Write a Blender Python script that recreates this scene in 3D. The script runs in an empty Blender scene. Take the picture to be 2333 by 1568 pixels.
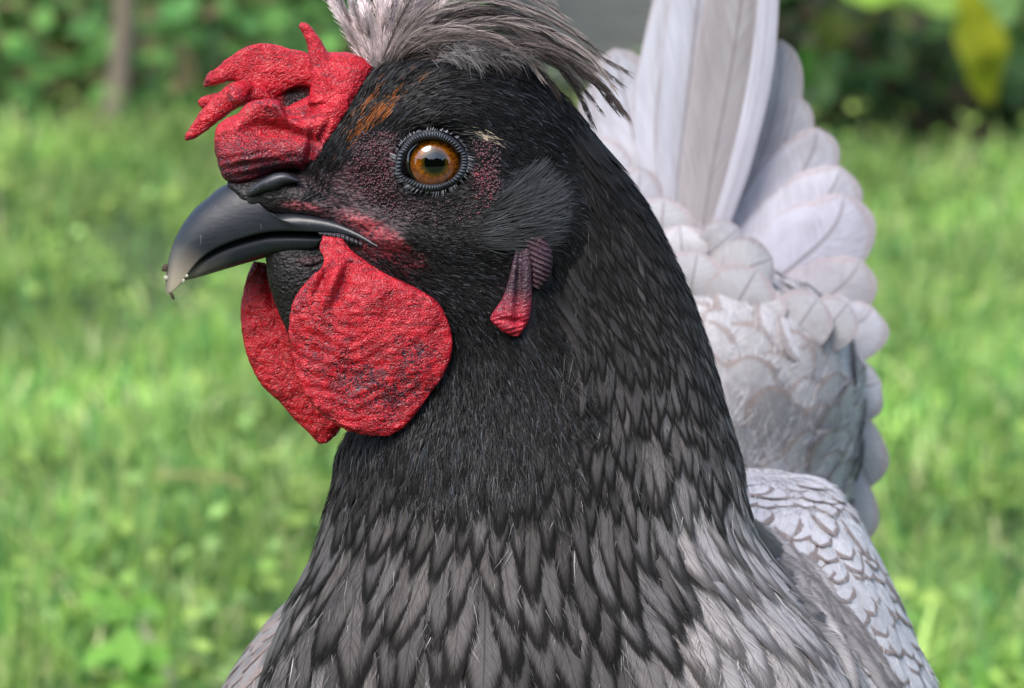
import bpy, bmesh, math, random
import numpy as np
from mathutils import Matrix, Vector, noise
from mathutils.bvhtree import BVHTree
random.seed(7); rng = np.random.default_rng(7)
sc = bpy.context.scene
COL = sc.collection
R = math.radians
# ------------------------------------------------------------------ camera, sky, sun, exposure
CAM_Z, PITCH, D0, S = 0.50, R(12.0), 0.8093, 0.0000925     # S: metres per working unit of the hen
cam_d = bpy.data.cameras.new('camera'); cam = bpy.data.objects.new('camera', cam_d); COL.objects.link(cam)
cam.location = (0, 0, CAM_Z); cam.rotation_euler = (math.pi/2 - PITCH, 0, 0)
cam_d.sensor_width = 36; cam_d.lens = 135; cam_d.clip_start = 0.02; cam_d.clip_end = 500
cam_d.dof.use_dof = True; cam_d.dof.focus_distance = D0 - 170*S; cam_d.dof.aperture_fstop = 23.0
sc.camera = cam
w = bpy.data.worlds.new('World'); sc.world = w; w.use_nodes = True
nt = w.node_tree; bg = nt.nodes['Background']; sky = nt.nodes.new('ShaderNodeTexSky')
sky.sky_type = 'NISHITA'; sky.sun_disc = False; sky.sun_elevation = R(52); sky.sun_rotation = R(-150)
sky.air_density = 1.2; sky.dust_density = 3.0; sky.ozone_density = 1.0
nt.links.new(sky.outputs[0], bg.inputs[0]); bg.inputs[1].default_value = 0.15
sun_d = bpy.data.lights.new('sun', 'SUN'); sun_d.energy = 1.3; sun_d.angle = R(28); sun_d.color = (1, .97, .92)
sun = bpy.data.objects.new('sun', sun_d); COL.objects.link(sun)
sv = Vector((-0.42, -0.62, 1.15)).normalized()
sun.rotation_euler = sv.to_track_quat('Z', 'Y').to_euler()
sky.sun_elevation = math.asin(sv.z); sky.sun_rotation = math.atan2(sv.x, sv.y)
sc.view_settings.view_transform = 'Standard'; sc.view_settings.look = 'None'
sc.view_settings.exposure = 1.2; sc.view_settings.gamma = 1
sc.cycles.max_bounces = 8; sc.cycles.transparent_max_bounces = 24

# ------------------------------------------------------------------ working space of the hen (u right, v down, w away; units of S)
ri = np.array([1., 0, 0]); up = np.array([0, math.sin(PITCH), math.cos(PITCH)]); fw = np.array([0, math.cos(PITCH), -math.sin(PITCH)])
org = np.array([0, 0, CAM_Z]) + fw*D0 - ri*1166.5*S + up*784*S
C = Matrix(((ri[0]*S, -up[0]*S, fw[0]*S, org[0]), (ri[1]*S, -up[1]*S, fw[1]*S, org[1]), (ri[2]*S, -up[2]*S, fw[2]*S, org[2]), (0, 0, 0, 1)))
def Q(p):                                  # sizes were measured by eye against depth: widen with depth
    p = np.array(p, float); f = 1 + p[..., 2]*S/D0
    p[..., 0] = (p[..., 0]-1166.5)*f + 1166.5; p[..., 1] = (p[..., 1]-784)*f + 784
    return p
def iQ(p):
    p = np.array(p, float); f = 1 + p[..., 2]*S/D0
    return np.stack([(p[..., 0]-1166.5)/f + 1166.5, (p[..., 1]-784)/f + 784], -1)

# ------------------------------------------------------------------ node helper
class NT:
    def __init__(s, name):
        s.m = bpy.data.materials.new(name); s.m.use_nodes = True; s.t = s.m.node_tree; s.t.nodes.clear()
        s.out = s.n('ShaderNodeOutputMaterial')
    def n(s, ty, ins=None, **kw):
        x = s.t.nodes.new(ty)
        for k, v in kw.items(): setattr(x, k, v)
        for k, v in (ins or {}).items(): s.put(x.inputs[k], v)
        return x
    def put(s, sock, v):
        if isinstance(v, bpy.types.NodeSocket): s.t.links.new(v, sock)
        elif isinstance(v, bpy.types.Node): s.t.links.new(v.outputs[0], sock)
        else:
            if sock.type == 'RGBA' and len(v) == 3: v = (*v, 1)
            sock.default_value = v
    def ma(s, op, a, b=0.0, c=0.0, clamp=False):
        return s.n('ShaderNodeMath', {0: a, 1: b, 2: c}, operation=op, use_clamp=clamp).outputs[0]
    def ss(s, x, lo, hi):
        return s.n('ShaderNodeMapRange', {0: x, 1: lo, 2: hi, 3: 0.0, 4: 1.0}, interpolation_type='SMOOTHSTEP').outputs[0]
    def mix(s, f, a, b, bt='MIX'):
        x = s.n('ShaderNodeMix', data_type='RGBA', blend_type=bt)
        s.put(x.inputs[0], f); s.put(x.inputs[6], a); s.put(x.inputs[7], b); return x.outputs[2]
    def noise(s, vec, scale, detail=2.0, rough=.5, out=0):
        return s.n('ShaderNodeTexNoise', {'Vector': vec, 'Scale': scale, 'Detail': detail, 'Roughness': rough}).outputs[out]
    def voro(s, vec, scale, feat='F1', out=0, smooth=None):
        x = s.n('ShaderNodeTexVoronoi', {'Vector': vec, 'Scale': scale}, feature=feat)
        return x.outputs[out]
    def obj(s): return s.n('ShaderNodeTexCoord').outputs['Object']
    def map(s, vec, sc_=(1, 1, 1), rot=(0, 0, 0), loc=(0, 0, 0)):
        return s.n('ShaderNodeMapping', {0: vec, 1: loc, 2: rot, 3: sc_}).outputs[0]
    def attr(s, name='Col'): return s.n('ShaderNodeAttribute', attribute_name=name)
    def bump(s, h, dist, strength=1.0, nrm=None):
        ins = {'Height': h, 'Distance': dist, 'Strength': strength}
        if nrm is not None: ins['Normal'] = nrm
        return s.n('ShaderNodeBump', ins).outputs[0]
    def pbr(s, **kw):
        x = s.n('ShaderNodeBsdfPrincipled')
        for k, v in kw.items(): s.put(x.inputs[k.replace('_', ' ')], v)
        return x
    def fin(s, sh): s.put(s.out.inputs[0], sh); return s.m

# ------------------------------------------------------------------ object helpers
def mesh_from(name, V, F, mat=None, smooth=True, col=None, uv=None):
    me = bpy.data.meshes.new(name)
    V = np.asarray(V, np.float32); me.vertices.add(len(V)); me.vertices.foreach_set('co', V.ravel())
    if isinstance(F, np.ndarray):
        k = F.shape[1]; nf = len(F)
        me.loops.add(nf*k); me.polygons.add(nf)
        me.loops.foreach_set('vertex_index', F.astype(np.int32).ravel())
        me.polygons.foreach_set('loop_start', np.arange(0, nf*k, k, dtype=np.int32))
    else:
        tot = sum(len(f) for f in F); me.loops.add(tot); me.polygons.add(len(F))
        me.loops.foreach_set('vertex_index', np.array([i for f in F for i in f], np.int32))
        st = np.cumsum([0]+[len(f) for f in F[:-1]]); me.polygons.foreach_set('loop_start', st.astype(np.int32))
    me.update(calc_edges=True); me.validate()
    if smooth: me.polygons.foreach_set('use_smooth', np.ones(len(me.polygons), bool))
    if col is not None:
        col = np.asarray(col, np.float32)
        if col.shape[1] == 3: col = np.c_[col, np.ones(len(col), np.float32)]
        a = me.color_attributes.new('Col', 'FLOAT_COLOR', 'POINT'); a.data.foreach_set('color', col.astype(np.float32).ravel())
    if uv is not None:
        l = me.uv_layers.new(name='UVMap'); vi = np.empty(len(me.loops), np.int32); me.loops.foreach_get('vertex_index', vi)
        l.data.foreach_set('uv', np.asarray(uv, np.float32)[vi].ravel())
    if mat: me.materials.append(mat)
    return me
def tag(o, label=None, cat=None, group=None, kind=None):
    for k, v in (('label', label), ('category', cat), ('group', group), ('kind', kind)):
        if v: o[k] = v
    return o
def link(name, me, parent=None, M=None):
    o = bpy.data.objects.new(name, me); COL.objects.link(o)
    if M is None: M = Matrix.Identity(4)
    if parent is not None:
        o.parent = parent; o.matrix_basis = parent['_inv'] @ M if False else INV[parent.name] @ M
    else: o.matrix_basis = M
    if parent is not None or True: WM[o.name] = M; INV[o.name] = M.inverted()
    return o
WM, INV = {}, {}
def empty(name, loc):
    o = bpy.data.objects.new(name, None); COL.objects.link(o); o.location = loc; o.empty_display_size = .02
    WM[o.name] = Matrix.Translation(loc); INV[o.name] = WM[o.name].inverted(); return o

def catmull(P, n):
    P = np.asarray(P, float); m = len(P)
    t = np.linspace(0, m-1, n); i = np.clip(t.astype(int), 0, m-2); f = (t-i)[:, None]
    p0 = np.where((i > 0)[:, None], P[np.maximum(i-1, 0)], 2*P[0]-P[1])
    p3 = np.where((i < m-2)[:, None], P[np.minimum(i+2, m-1)], 2*P[m-1]-P[m-2])
    p1, p2 = P[i], P[i+1]
    return .5*((2*p1)+(-p0+p2)*f+(2*p0-5*p1+4*p2-p3)*f*f+(-p0+3*p1-3*p2+p3)*f**3)
def loft_pts(st, nt_=40, nphi=32, expo=1.0, phi=None):
    """st rows: (Au,Av,Bu,Bv,T,off[,bulge back factor]). Returns (nt,nphi,3) points in working space."""
    st = catmull(np.array(st, float), nt_)
    ph = np.linspace(0, 2*np.pi, nphi, endpoint=False) if phi is None else phi
    A = Q(np.c_[st[:, 0:2], st[:, 5]]); B = Q(np.c_[st[:, 2:4], st[:, 5]])
    c = (A+B)/2; h = (A-B)/2
    co, si = np.cos(ph), np.sin(ph)
    si = np.sign(si)*np.abs(si)**expo
    P = c[:, None, :] + h[:, None, :]*co[None, :, None]
    P[..., 2] -= st[:, 4][:, None]*si[None, :]
    return P
def loft_mesh(st, nt_=40, nphi=32, expo=1.0, base=0):
    P = loft_pts(st, nt_, nphi, expo); V = P.reshape(-1, 3); F = []
    for a in range(nt_-1):
        for b in range(nphi):
            c = (b+1) % nphi
            F.append((a*nphi+b, a*nphi+c, (a+1)*nphi+c, (a+1)*nphi+b))
    V = np.r_[V, [P[0].mean(0)], [P[-1].mean(0)]]; n = len(V)
    for b in range(nphi):
        c = (b+1) % nphi
        F.append((n-2, c, b)); F.append((n-1, (nt_-1)*nphi+b, (nt_-1)*nphi+c))
    return V, [tuple(i+base for i in f) for f in F]
def join(parts):
    V = []; F = []; b = 0
    for v, f in parts:
        V.append(np.asarray(v)); F += [tuple(i+b for i in q) for q in f]; b += len(v)
    return np.concatenate(V), F
def ball(c, r, n=24, m=14):
    V = []; F = []
    for i in range(m+1):
        th = math.pi*i/m
        for j in range(n):
            a = 2*math.pi*j/n; V.append((c[0]+r[0]*math.sin(th)*math.cos(a), c[1]+r[1]*math.cos(th), c[2]+r[2]*math.sin(th)*math.sin(a)))
    for i in range(m):
        for j in range(n):
            k = (j+1) % n; F.append((i*n+j, i*n+k, (i+1)*n+k, (i+1)*n+j))
    return np.array(V), F
def remesh(V, F, vox, smooth_it=2):
    me = mesh_from('tmp', V, F); 
    bm = bmesh.new(); bm.from_mesh(me); bmesh.ops.recalc_face_normals(bm, faces=bm.faces); bm.to_mesh(me); bm.free()
    o = bpy.data.objects.new('tmp', me); COL.objects.link(o)
    m = o.modifiers.new('r', 'REMESH'); m.mode = 'VOXEL'; m.voxel_size = vox; m.adaptivity = 0
    if smooth_it:
        s = o.modifiers.new('s', 'SMOOTH'); s.factor = .5; s.iterations = smooth_it
    dg = bpy.context.evaluated_depsgraph_get(); dg.update()
    ev = o.evaluated_get(dg); r = bpy.data.meshes.new_from_object(ev)
    bpy.data.objects.remove(o); n = len(r.vertices)
    co = np.empty(n*3, np.float32); r.vertices.foreach_get('co', co)
    nf = len(r.polygons); lv = np.empty(len(r.loops), np.int32); r.loops.foreach_get('vertex_index', lv)
    bpy.data.meshes.remove(r)
    return co.reshape(-1, 3).astype(float), lv.reshape(nf, 4)
def vnormals(V, F):
    a = V[F[:, 2]]-V[F[:, 0]]; b = V[F[:, 3]]-V[F[:, 1]]; fn = np.cross(a, b)
    N = np.zeros_like(V)
    for k in range(4): np.add.at(N, F[:, k], fn)
    return N/np.maximum(np.linalg.norm(N, axis=1, keepdims=True), 1e-9), fn
def nrm(a): return a/np.maximum(np.linalg.norm(a, axis=-1, keepdims=True), 1e-9)
def wig(P, sc_, seed=0):                     # cheap smooth pseudo noise, vectorised
    r = np.random.default_rng(seed); o = 0
    for k in range(6):
        d = r.normal(size=3); d /= np.linalg.norm(d); o = o + np.sin(P@d/sc_*2*np.pi*(0.6+.25*k)+r.uniform(0, 6.28))*(1/(1+.3*k))
    return o/3.2
def strip_mesh(name, pts, wid, side, col, mat, parent, M=C, kind=None, colt=None):
    """pts (N,K,3) ; wid (N,K) ; side (N,K,3) or (N,1,3)"""
    N, K, _ = pts.shape
    L = pts - side*wid[..., None]*.5; Rr = pts + side*wid[..., None]*.5
    V = np.stack([L, Rr], 2).reshape(-1, 3)
    b = (np.arange(N)*K*2)[:, None] + (np.arange(K-1)*2)[None]
    F = np.stack([b, b+1, b+3, b+2], -1).reshape(-1, 4)
    if col.ndim == 2: cc = np.repeat(col[:, None], K, 1)
    else: cc = col
    cc = np.repeat(cc[:, :, None], 2, 2).reshape(-1, cc.shape[-1])
    me = mesh_from(name, V, F, mat, True, cc)
    o = link(name, me, parent, M)
    if kind: o['kind'] = kind
    return o

# ------------------------------------------------------------------ materials
def skin_red():
    t = NT('red_skin'); o = t.obj()
    col = t.attr().outputs['Color']; amt = t.attr().outputs['Alpha']
    ow = t.n('ShaderNodeVectorMath', {0: o, 1: t.n('ShaderNodeVectorMath', {0: t.n('ShaderNodeTexNoise', {'Vector': o, 'Scale': 1/24, 'Detail': 2.0}).outputs[1], 'Scale': 34.0}, operation='SCALE').outputs[0]}, operation='ADD').outputs[0]
    v = t.voro(ow, 1/5.0, 'F1'); v2 = t.voro(t.map(o, (1, 1, 1), (0, 0, .6)), 1/4.0)
    wv = t.noise(t.map(o, (.30, 1.8, 1), (0, 0, -.45)), 1/16, 3)
    h = t.ma('ADD', t.ma('MULTIPLY', v, t.ma('MULTIPLY', t.noise(o, 1/30, 2), -2.0)), t.ma('MULTIPLY', wv, 1.1))
    big = t.noise(o, 1/60, 4, .6); spots = t.ss(t.ma('ADD', big, t.ma('MULTIPLY', v, .12)), .46, .64)
    pit = t.ss(v, .40, .80)
    pit = t.ma('MULTIPLY', pit, t.ma('ADD', .10, t.ma('MULTIPLY', spots, .85)))
    pit = t.ma('MULTIPLY', pit, t.ma('ADD', .55, amt))
    c = t.mix(pit, col, (.035, .004, .010))
    c = t.mix(t.ma('MULTIPLY', t.ss(v, .30, .05), .12), c, (.85, .16, .18))  # highlights on the pebble tips painted in as paler pink
    c = t.mix(t.ma('MULTIPLY', amt, t.ss(t.noise(o, 1/22, 4, .65), .42, .62)), c, (.030, .012, .022))
    c = t.mix(t.ma('MULTIPLY', t.ss(wv, .48, .34), .45), c, t.mix(1.0, c, (.30, .16, .30), 'MULTIPLY'))
    b = t.bump(h, 2.6*S, 1.0)
    p = t.pbr(Base_Color=c, Roughness=.42, Normal=b, Subsurface_Weight=.20, Subsurface_Radius=(1.0, .25, .15), Subsurface_Scale=.0012)
    p.inputs['Specular IOR Level'].default_value = .42
    return t.fin(p)
def skin_body():
    t = NT('hen_skin'); o = t.obj(); col = t.attr().outputs['Color']
    v = t.voro(o, 1/8.0, 'SMOOTH_F1'); wv = t.noise(t.map(o, (.4, 1.5, 1), (0, 0, -.3)), 1/10, 3)
    h = t.ma('ADD', t.ma('MULTIPLY', v, -1.0), wv)
    c = t.mix(t.ma('MULTIPLY', t.ss(t.noise(o, 1/26, 4, .7), .42, .68), .75), col, (.010, .006, .009))
    c = t.mix(t.ma('MULTIPLY', t.ss(v, .3, .7), .7), c, (.006, .004, .006))
    h = t.ma('MULTIPLY', h, t.attr().outputs['Alpha']); p = t.pbr(Base_Color=c, Roughness=.5, Normal=t.bump(h, 4*S, .9)); p.inputs['Specular IOR Level'].default_value = .35
    return t.fin(p)
def horn(name):
    t = NT(name); o = t.obj(); col = t.attr().outputs['Color']
    n1 = t.noise(o, 1/45, 4, .6)
    c = t.mix(t.ma('MULTIPLY', n1, .4), col, t.mix(1.0, col, (.75, .8, .95), 'MULTIPLY'))
    scr = t.ss(t.noise(t.map(o, (1, .12, 1), (0, 0, .9)), 1/5, 2), .70, .78)
    c = t.mix(t.ma('MULTIPLY', scr, .30), c, (.35, .36, .38))
    fl = t.ss(t.noise(t.map(o, (.25, 1, 1), (0, 0, -.25)), 1/8, 3), .3, .7)
    r = t.ma('ADD', .29, t.ma('MULTIPLY', n1, .2))
    h = t.ma('ADD', fl, t.ma('MULTIPLY', scr, 2.0))
    return t.fin(t.pbr(Base_Color=c, Roughness=r, Normal=t.bump(h, .25*S, .6)))
def hair_mat(name='barbs', rough=.45, trans=.15):
    t = NT(name); col = t.attr().outputs['Color']
    p = t.pbr(Base_Color=col, Roughness=rough); p.inputs['Specular IOR Level'].default_value = .14
    tr = t.n('ShaderNodeBsdfTranslucent', {'Color': col})
    m = t.n('ShaderNodeMixShader', {0: trans, 1: p.outputs[0], 2: tr.outputs[0]})
    return t.fin(m)
def feather_mat(name, joined=False, lace_col=(.0055, .0048, .0045), lo=.46, hi=.84, shaft=(.010, .008, .008), fringe=.56, barbf=46, na=.40):
    t = NT(name)
    if joined: a = t.attr(); col, al = a.outputs['Color'], a.outputs['Alpha']
    else: a = t.n('ShaderNodeObjectInfo'); col, al = a.outputs['Color'], a.outputs['Alpha']
    uv = t.n('ShaderNodeUVMap'); s = t.n('ShaderNodeSeparateXYZ', {0: uv.outputs[0]}); x, y = s.outputs[0], s.outputs[1]
    e = t.ma('MULTIPLY', t.ma('ABSOLUTE', t.ma('SUBTRACT', x, .5)), 2.0)
    rnd = t.ma('MULTIPLY', t.n('ShaderNodeObjectInfo').outputs['Random'], 37.0) if not joined else t.attr('seed').outputs['Fac']
    b = t.ma('SUBTRACT', y, t.ma('MULTIPLY', e, .22))                       # coordinate that is constant along a barb
    side = t.ma('GREATER_THAN', x, .5)
    vec = t.n('ShaderNodeCombineXYZ', {0: t.ma('MULTIPLY', b, barbf*1.0), 1: t.ma('MULTIPLY', e, 1.3), 2: t.ma('ADD', rnd, t.ma('MULTIPLY', side, 5.0))}).outputs[0]
    st = t.noise(vec, 1.0, 3, .65)
    vec2 = t.n('ShaderNodeCombineXYZ', {0: t.ma('MULTIPLY', b, barbf*3.2), 1: t.ma('MULTIPLY', e, 2.0), 2: rnd}).outputs[0]
    st2 = t.noise(vec2, 1.0, 1)
    yy = t.ma('MAXIMUM', t.ma('DIVIDE', t.ma('SUBTRACT', y, .50), .50), 0.0)
    rr = t.ma('SQRT', t.ma('ADD', t.ma('MULTIPLY', e, e), t.ma('MULTIPLY', yy, yy)))
    rr = t.ma('ADD', rr, t.ma('MULTIPLY', t.ma('SUBTRACT', st, .5), na))
    lace = t.ma('MULTIPLY', t.ss(rr, lo, hi), al)
    fade = t.ma('MULTIPLY', t.ss(y, .46, .10), t.ma('MULTIPLY', al, .85 if na > .2 else .25))    # the hidden root half is dark on laced feathers
    lace = t.ma('MAXIMUM', lace, fade)
    c = t.mix(t.ma('MULTIPLY', t.ma('SUBTRACT', st2, .28), 1.1, 0, True), t.mix(1.0, col, (.42, .40, .40) if na > .2 else (.6, .58, .58), 'MULTIPLY'), t.mix(1.0, col, (1.4, 1.4, 1.4) if na > .2 else (1.2, 1.2, 1.2), 'MULTIPLY'))
    if na < .3: c = t.mix(t.ma('MULTIPLY', t.ss(t.noise(t.n('ShaderNodeCombineXYZ', {0: t.ma('MULTIPLY', x, 3.0), 1: t.ma('MULTIPLY', y, 2.2), 2: rnd}).outputs[0], 1.0, 4, .65), .42, .72), .40), c, t.mix(1.0, c, (.52, .48, .47), 'MULTIPLY'))
    c = t.mix(lace, c, t.mix(t.ma('MULTIPLY', st2, .8), lace_col, tuple(k*2.6 for k in lace_col)))
    c = t.mix(t.ma('MULTIPLY', t.ss(e, .05, .015), .5 if na > .2 else (.75 if name == 'tail_feather' else .25)), c, shaft)
    h = t.ma('ADD', t.ma('MULTIPLY', st2, .7), t.ma('MULTIPLY', st, .5))
    nb = t.bump(h, (2.0 if na > .2 else .7)*S, .8)
    p = t.pbr(Base_Color=c, Roughness=.5, Normal=nb)
    p.inputs['Specular IOR Level'].default_value = .12 if na > .2 else .2
    tr = t.n('ShaderNodeBsdfTranslucent', {'Color': c})
    m = t.n('ShaderNodeMixShader', {0: .22, 1: p.outputs[0], 2: tr.outputs[0]})
    ed = t.ma('MAXIMUM', e, t.ma('MULTIPLY', yy, .96))
    cut = t.ma('GREATER_THAN', t.ma('ADD', ed, t.ma('MULTIPLY', t.ma('SUBTRACT', st2, .5), .9)), fringe+.28)
    m2 = t.n('ShaderNodeMixShader', {0: cut, 1: m.outputs[0], 2: t.n('ShaderNodeBsdfTransparent').outputs[0]})
    return t.fin(m2)
def leaf_mat(name, rough=.5, trans=.35, spec=.4):
    t = NT(name); a = t.attr(); col = a.outputs['Color']; o = t.n('ShaderNodeTexCoord').outputs['Object']
    c = t.mix(t.ma('MULTIPLY', t.noise(o, 60, 3), .5), col, t.mix(1.0, col, (.55, .6, .5), 'MULTIPLY'))
    p = t.pbr(Base_Color=c, Roughness=rough); p.inputs['Specular IOR Level'].default_value = spec
    tr = t.n('ShaderNodeBsdfTranslucent', {'Color': t.mix(1.0, c, (1.15, 1.2, .75), 'MULTIPLY')})
    return t.fin(t.n('ShaderNodeMixShader', {0: trans, 1: p.outputs[0], 2: tr.outputs[0]}))
def plain(name, col, rough=.7, ns=8, var=.5, bd=.002):
    t = NT(name); o = t.obj(); n1 = t.noise(o, ns, 6, .6)
    c = t.mix(n1, tuple(k*(1-var) for k in col), tuple(k*(1+var) for k in col))
    return t.fin(t.pbr(Base_Color=c, Roughness=rough, Normal=t.bump(n1, bd, .6)))
M_RED, M_BODY, M_HORN, M_HAIR, M_DOWN = skin_red(), skin_body(), horn('beak_horn'), hair_mat('face_bristle', .42, .08), hair_mat('down_barbs', .55, .3)
M_FE, M_FEJ = feather_mat('neck_feather'), feather_mat('neck_feather_joined', True)
M_WF = feather_mat('white_feather', False, (.17, .135, .125), .86, .95, (.58, .55, .54), .74, 30, .12)
M_GRASS, M_LEAF = leaf_mat('grass_blade', .6, .5, .2), leaf_mat('broad_leaf', .55, .35, .25)

# ------------------------------------------------------------------ the hen: core body, one continuous mesh
base = C @ Vector((1500, 2500, 900)); hen = empty('hen', (base.x, base.y, 0))
tag(hen, 'dark grey hen with red comb and wattles, amber eye and whitish tail, on the lawn', 'hen')
neck_st = [(960,128,1120,128,60,0),(846,165,1225,172,130,0),(775,250,1318,265,165,0),(700,340,1392,355,180,0),(675,430,1457,450,185,0),
 (700,510,1512,550,185,0),(730,590,1555,645,185,0),(800,670,1592,740,190,0),(875,770,1622,835,200,0),(850,900,1650,940,215,0),
 (790,1010,1680,1040,240,10),(757,1130,1698,1145,270,25),(715,1270,1735,1250,310,50),(655,1400,1850,1390,360,80),(605,1540,1960,1540,400,110),
 (570,1750,2030,1750,430,140),(600,2000,2050,2000,420,200),(750,2250,1950,2250,350,300),(1000,2420,1700,2420,120,400)]
rump_st = [(1400,610,1660,600,100,1750),(1320,720,1880,700,350,1750),(1270,900,1945,860,450,1750),(1250,1100,1935,1050,450,1750),
 (1250,1300,1890,1300,450,1750),(1200,1600,1800,1600,500,1700),(1200,1950,1700,1950,400,1600),(1350,2200,1550,2200,100,1500)]
back_st = [(1660,1068,1770,1068,30,800),(1560,1092,1870,1100,140,800),(1500,1120,1915,1140,220,800),(1450,1160,1945,1180,300,800),(1350,1290,2015,1310,450,800),(1280,1450,2085,1470,550,800),
 (1200,1600,2135,1600,600,800),(1150,1900,2150,1900,600,800),(1200,2200,1950,2200,400,800),(1400,2350,1700,2350,100,800)]
left_st = [(690,1340,900,1340,60,500),(610,1430,1100,1430,200,500),(515,1570,1200,1570,300,500),(440,1750,1300,1750,350,500),
 (450,2000,1300,2000,350,500),(700,2250,1200,2250,150,500)]
cere_st = [(640,320,660,425,40,0),(700,300,720,470,62,0),(780,290,800,520,78,0),(900,260,900,560,95,0)]
Z3 = lambda x, y: (352.4+x*.2519, 334.1+y*.2519)
def z3st(rows, T, off=0): return [(*Z3(a, b), *Z3(c, d), t, off) for (a, b, c, d), t in zip(rows, T)]
cere_st = z3st([(640,330,700,400),(700,290,765,490),(800,280,815,610),(950,240,930,670),(1080,200,1080,700),(1230,200,1230,710),(1400,300,1400,720),(1600,380,1600,760)],
               [40,58,68,78,88,98,110,120])
throat_st = [(596,560,800,560,50,0),(606,600,820,600,60,0),(612,650,860,640,62,0),(648,745,950,720,66,10),(730,870,980,850,80,0),(830,950,1000,950,80,0)]
parts = [loft_mesh(neck_st, 90, 64, .92), loft_mesh(rump_st, 40, 48), loft_mesh(back_st, 40, 48), loft_mesh(left_st, 30, 40),
         loft_mesh(cere_st, 30, 32), loft_mesh(throat_st, 24, 24), ball((1450, 1850, 900), (620, 420, 1050), 48, 28)]
for gx in (1250, 1750): parts.append(ball((gx, 2250, 900), (130, 260, 150)))
BV, BF = remesh(*join(parts), 8.0, 3)
BN, _ = vnormals(BV, BF)
EYE = np.array([984., 367.])
buv = iQ(BV); front = BN[:, 2] < .2
def G(uv, c, r, p=1.0): return np.exp(-(((uv[:, 0]-c[0])/r[0])**2+((uv[:, 1]-c[1])/r[1])**2)**p)
dz = 50*G(buv, EYE, (77, 65), 3.0)                          # eye socket
dz += -16*G(buv, (1000, 262), (150, 34)) - 12*G(buv, (1130, 380), (50, 80)) + 14*G(buv, (820, 420), (70, 45))
dz += -22*G(buv, (1180, 520), (120, 90)) - 14*G(buv, (1000, 560), (160, 50)) + 10*G(buv, (880, 470), (60, 30))
dz += -10*G(buv, (820, 500), (60, 18)) - 14*G(buv, (900, 545), (60, 22))
head_sel = front & (BV[:, 2] < 60) & (buv[:, 1] < 800)
BV[head_sel, 2] += dz[head_sel]
BN, BFN = vnormals(BV, BF)
# pigment of the bare skin and of the down under the feathers
bc = np.tile(np.array([.009, .007, .008]), (len(BV), 1))
def paint(cen, rad, c, k=1.0, ang=0):
    global bc
    d = buv-np.array(cen); ca, sa = math.cos(ang), math.sin(ang); x = d[:, 0]*ca+d[:, 1]*sa; y = -d[:, 0]*sa+d[:, 1]*ca
    f = k*np.exp(-((x/rad[0])**2+(y/rad[1])**2)**1.5)*head_sel
    bc = bc*(1-f[:, None])+np.array(c)*f[:, None]
paint((800, 420), (95, 85), (.050, .012, .020), .95)
paint((900, 490), (90, 45), (.040, .012, .020), .8)
paint((860, 370), (45, 65), (.10, .022, .030), .9)
paint((1105, 375), (32, 65), (.16, .045, .065), .95, .1)
paint((1095, 400), (14, 22), (.45, .03, .05), .9)
paint((760, 505), (75, 22), (.11, .035, .045), .8)
paint((690, 470), (38, 9), (.48, .12, .15), 1.0, .12)
paint((650, 650), (75, 90), (.004, .003, .003), 1.0)
paint((1150, 665), (34, 60), (.050, .022, .040), .95)
paint((815, 495), (26, 8), (.55, .2, .22), 1.0, .5)
paint((860, 530), (75, 20), (.36, .035, .05), .95, .5)
paint((900, 590), (110, 34), (.15, .010, .020), .9, .35)
paint((1010, 450), (100, 30), (.06, .03, .04), .8, -.2)
wh = (buv[:, 0] > 1000) & (BV[:, 2] > 350); bc[wh] = (.50, .47, .47)
bc[(BV[:, 2] > 150) & (BV[:, 2] <= 350) & (buv[:, 1] > 1200)] = (.2, .19, .19)
bc[(buv[:, 1] > 1150) & (BV[:, 2] <= 150)] = (.015, .014, .014)
body = link('body', mesh_from('body', BV, BF, M_BODY, True, np.c_[bc, (head_sel & (buv[:, 0] < 1150))*1.0]), hen, C)
tree = BVHTree.FromPolygons([tuple(v) for v in BV], [tuple(int(i) for i in f) for f in BF])
def surf(u, v, wmax=900):                    # near skin point seen at (u,v)
    a = Q((u, v, -1500.)); b = Q((u, v, 2500.)); d = Vector(b-a).normalized()
    h = tree.ray_cast(Vector(a), d)
    return (np.array(h[0]), np.array(h[1])) if h[0] is not None else (Q((u, v, 0.)), np.array([0, 0, -1.]))

# ------------------------------------------------------------------ beak
def half_loft(rows, T, off, nt_=60, ns=22, prof=.5, back=True, a0=None):
    """blade between culmen line A and cutting edge B: depth 0 on A, T on B, open underneath closed flat."""
    st = catmull(np.array([(*Z3(a, b), *Z3(c, d), t) for (a, b, c, d), t in zip(rows, T)], float), nt_)
    s = np.linspace(0, 1, ns)**1.4; V = []; F = []; A0 = np.zeros(nt_) if a0 is None else np.clip(np.interp(np.linspace(0, len(rows)-1, nt_), np.arange(len(rows)), a0), 0, 1)
    for sgn in ((-1, 1) if back else (-1,)):
        ss = s if sgn < 0 else s[::-1]
        for ir, r in enumerate(st):
            for q in ss:
                wdp = sgn*r[4]*(A0[ir]+(1-A0[ir])*(1-(1-q)**2.4)**prof)
                u = r[0]+(r[2]-r[0])*q; v = r[1]+(r[3]-r[1])*q
                V.append((u, v, off+wdp))
    n = nt_*ns; V = Q(np.array(V))
    for h in range(2):
        for a in range(nt_-1):
            for b in range(ns-1):
                i = h*n+a*ns+b; F.append((i, i+1, i+ns+1, i+ns))
    for a in range(nt_-1):                   # underside
        i = a*ns+ns-1; j = n+a*ns; F.append((i, j, j+ns, i+ns))
    return V, F
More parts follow.
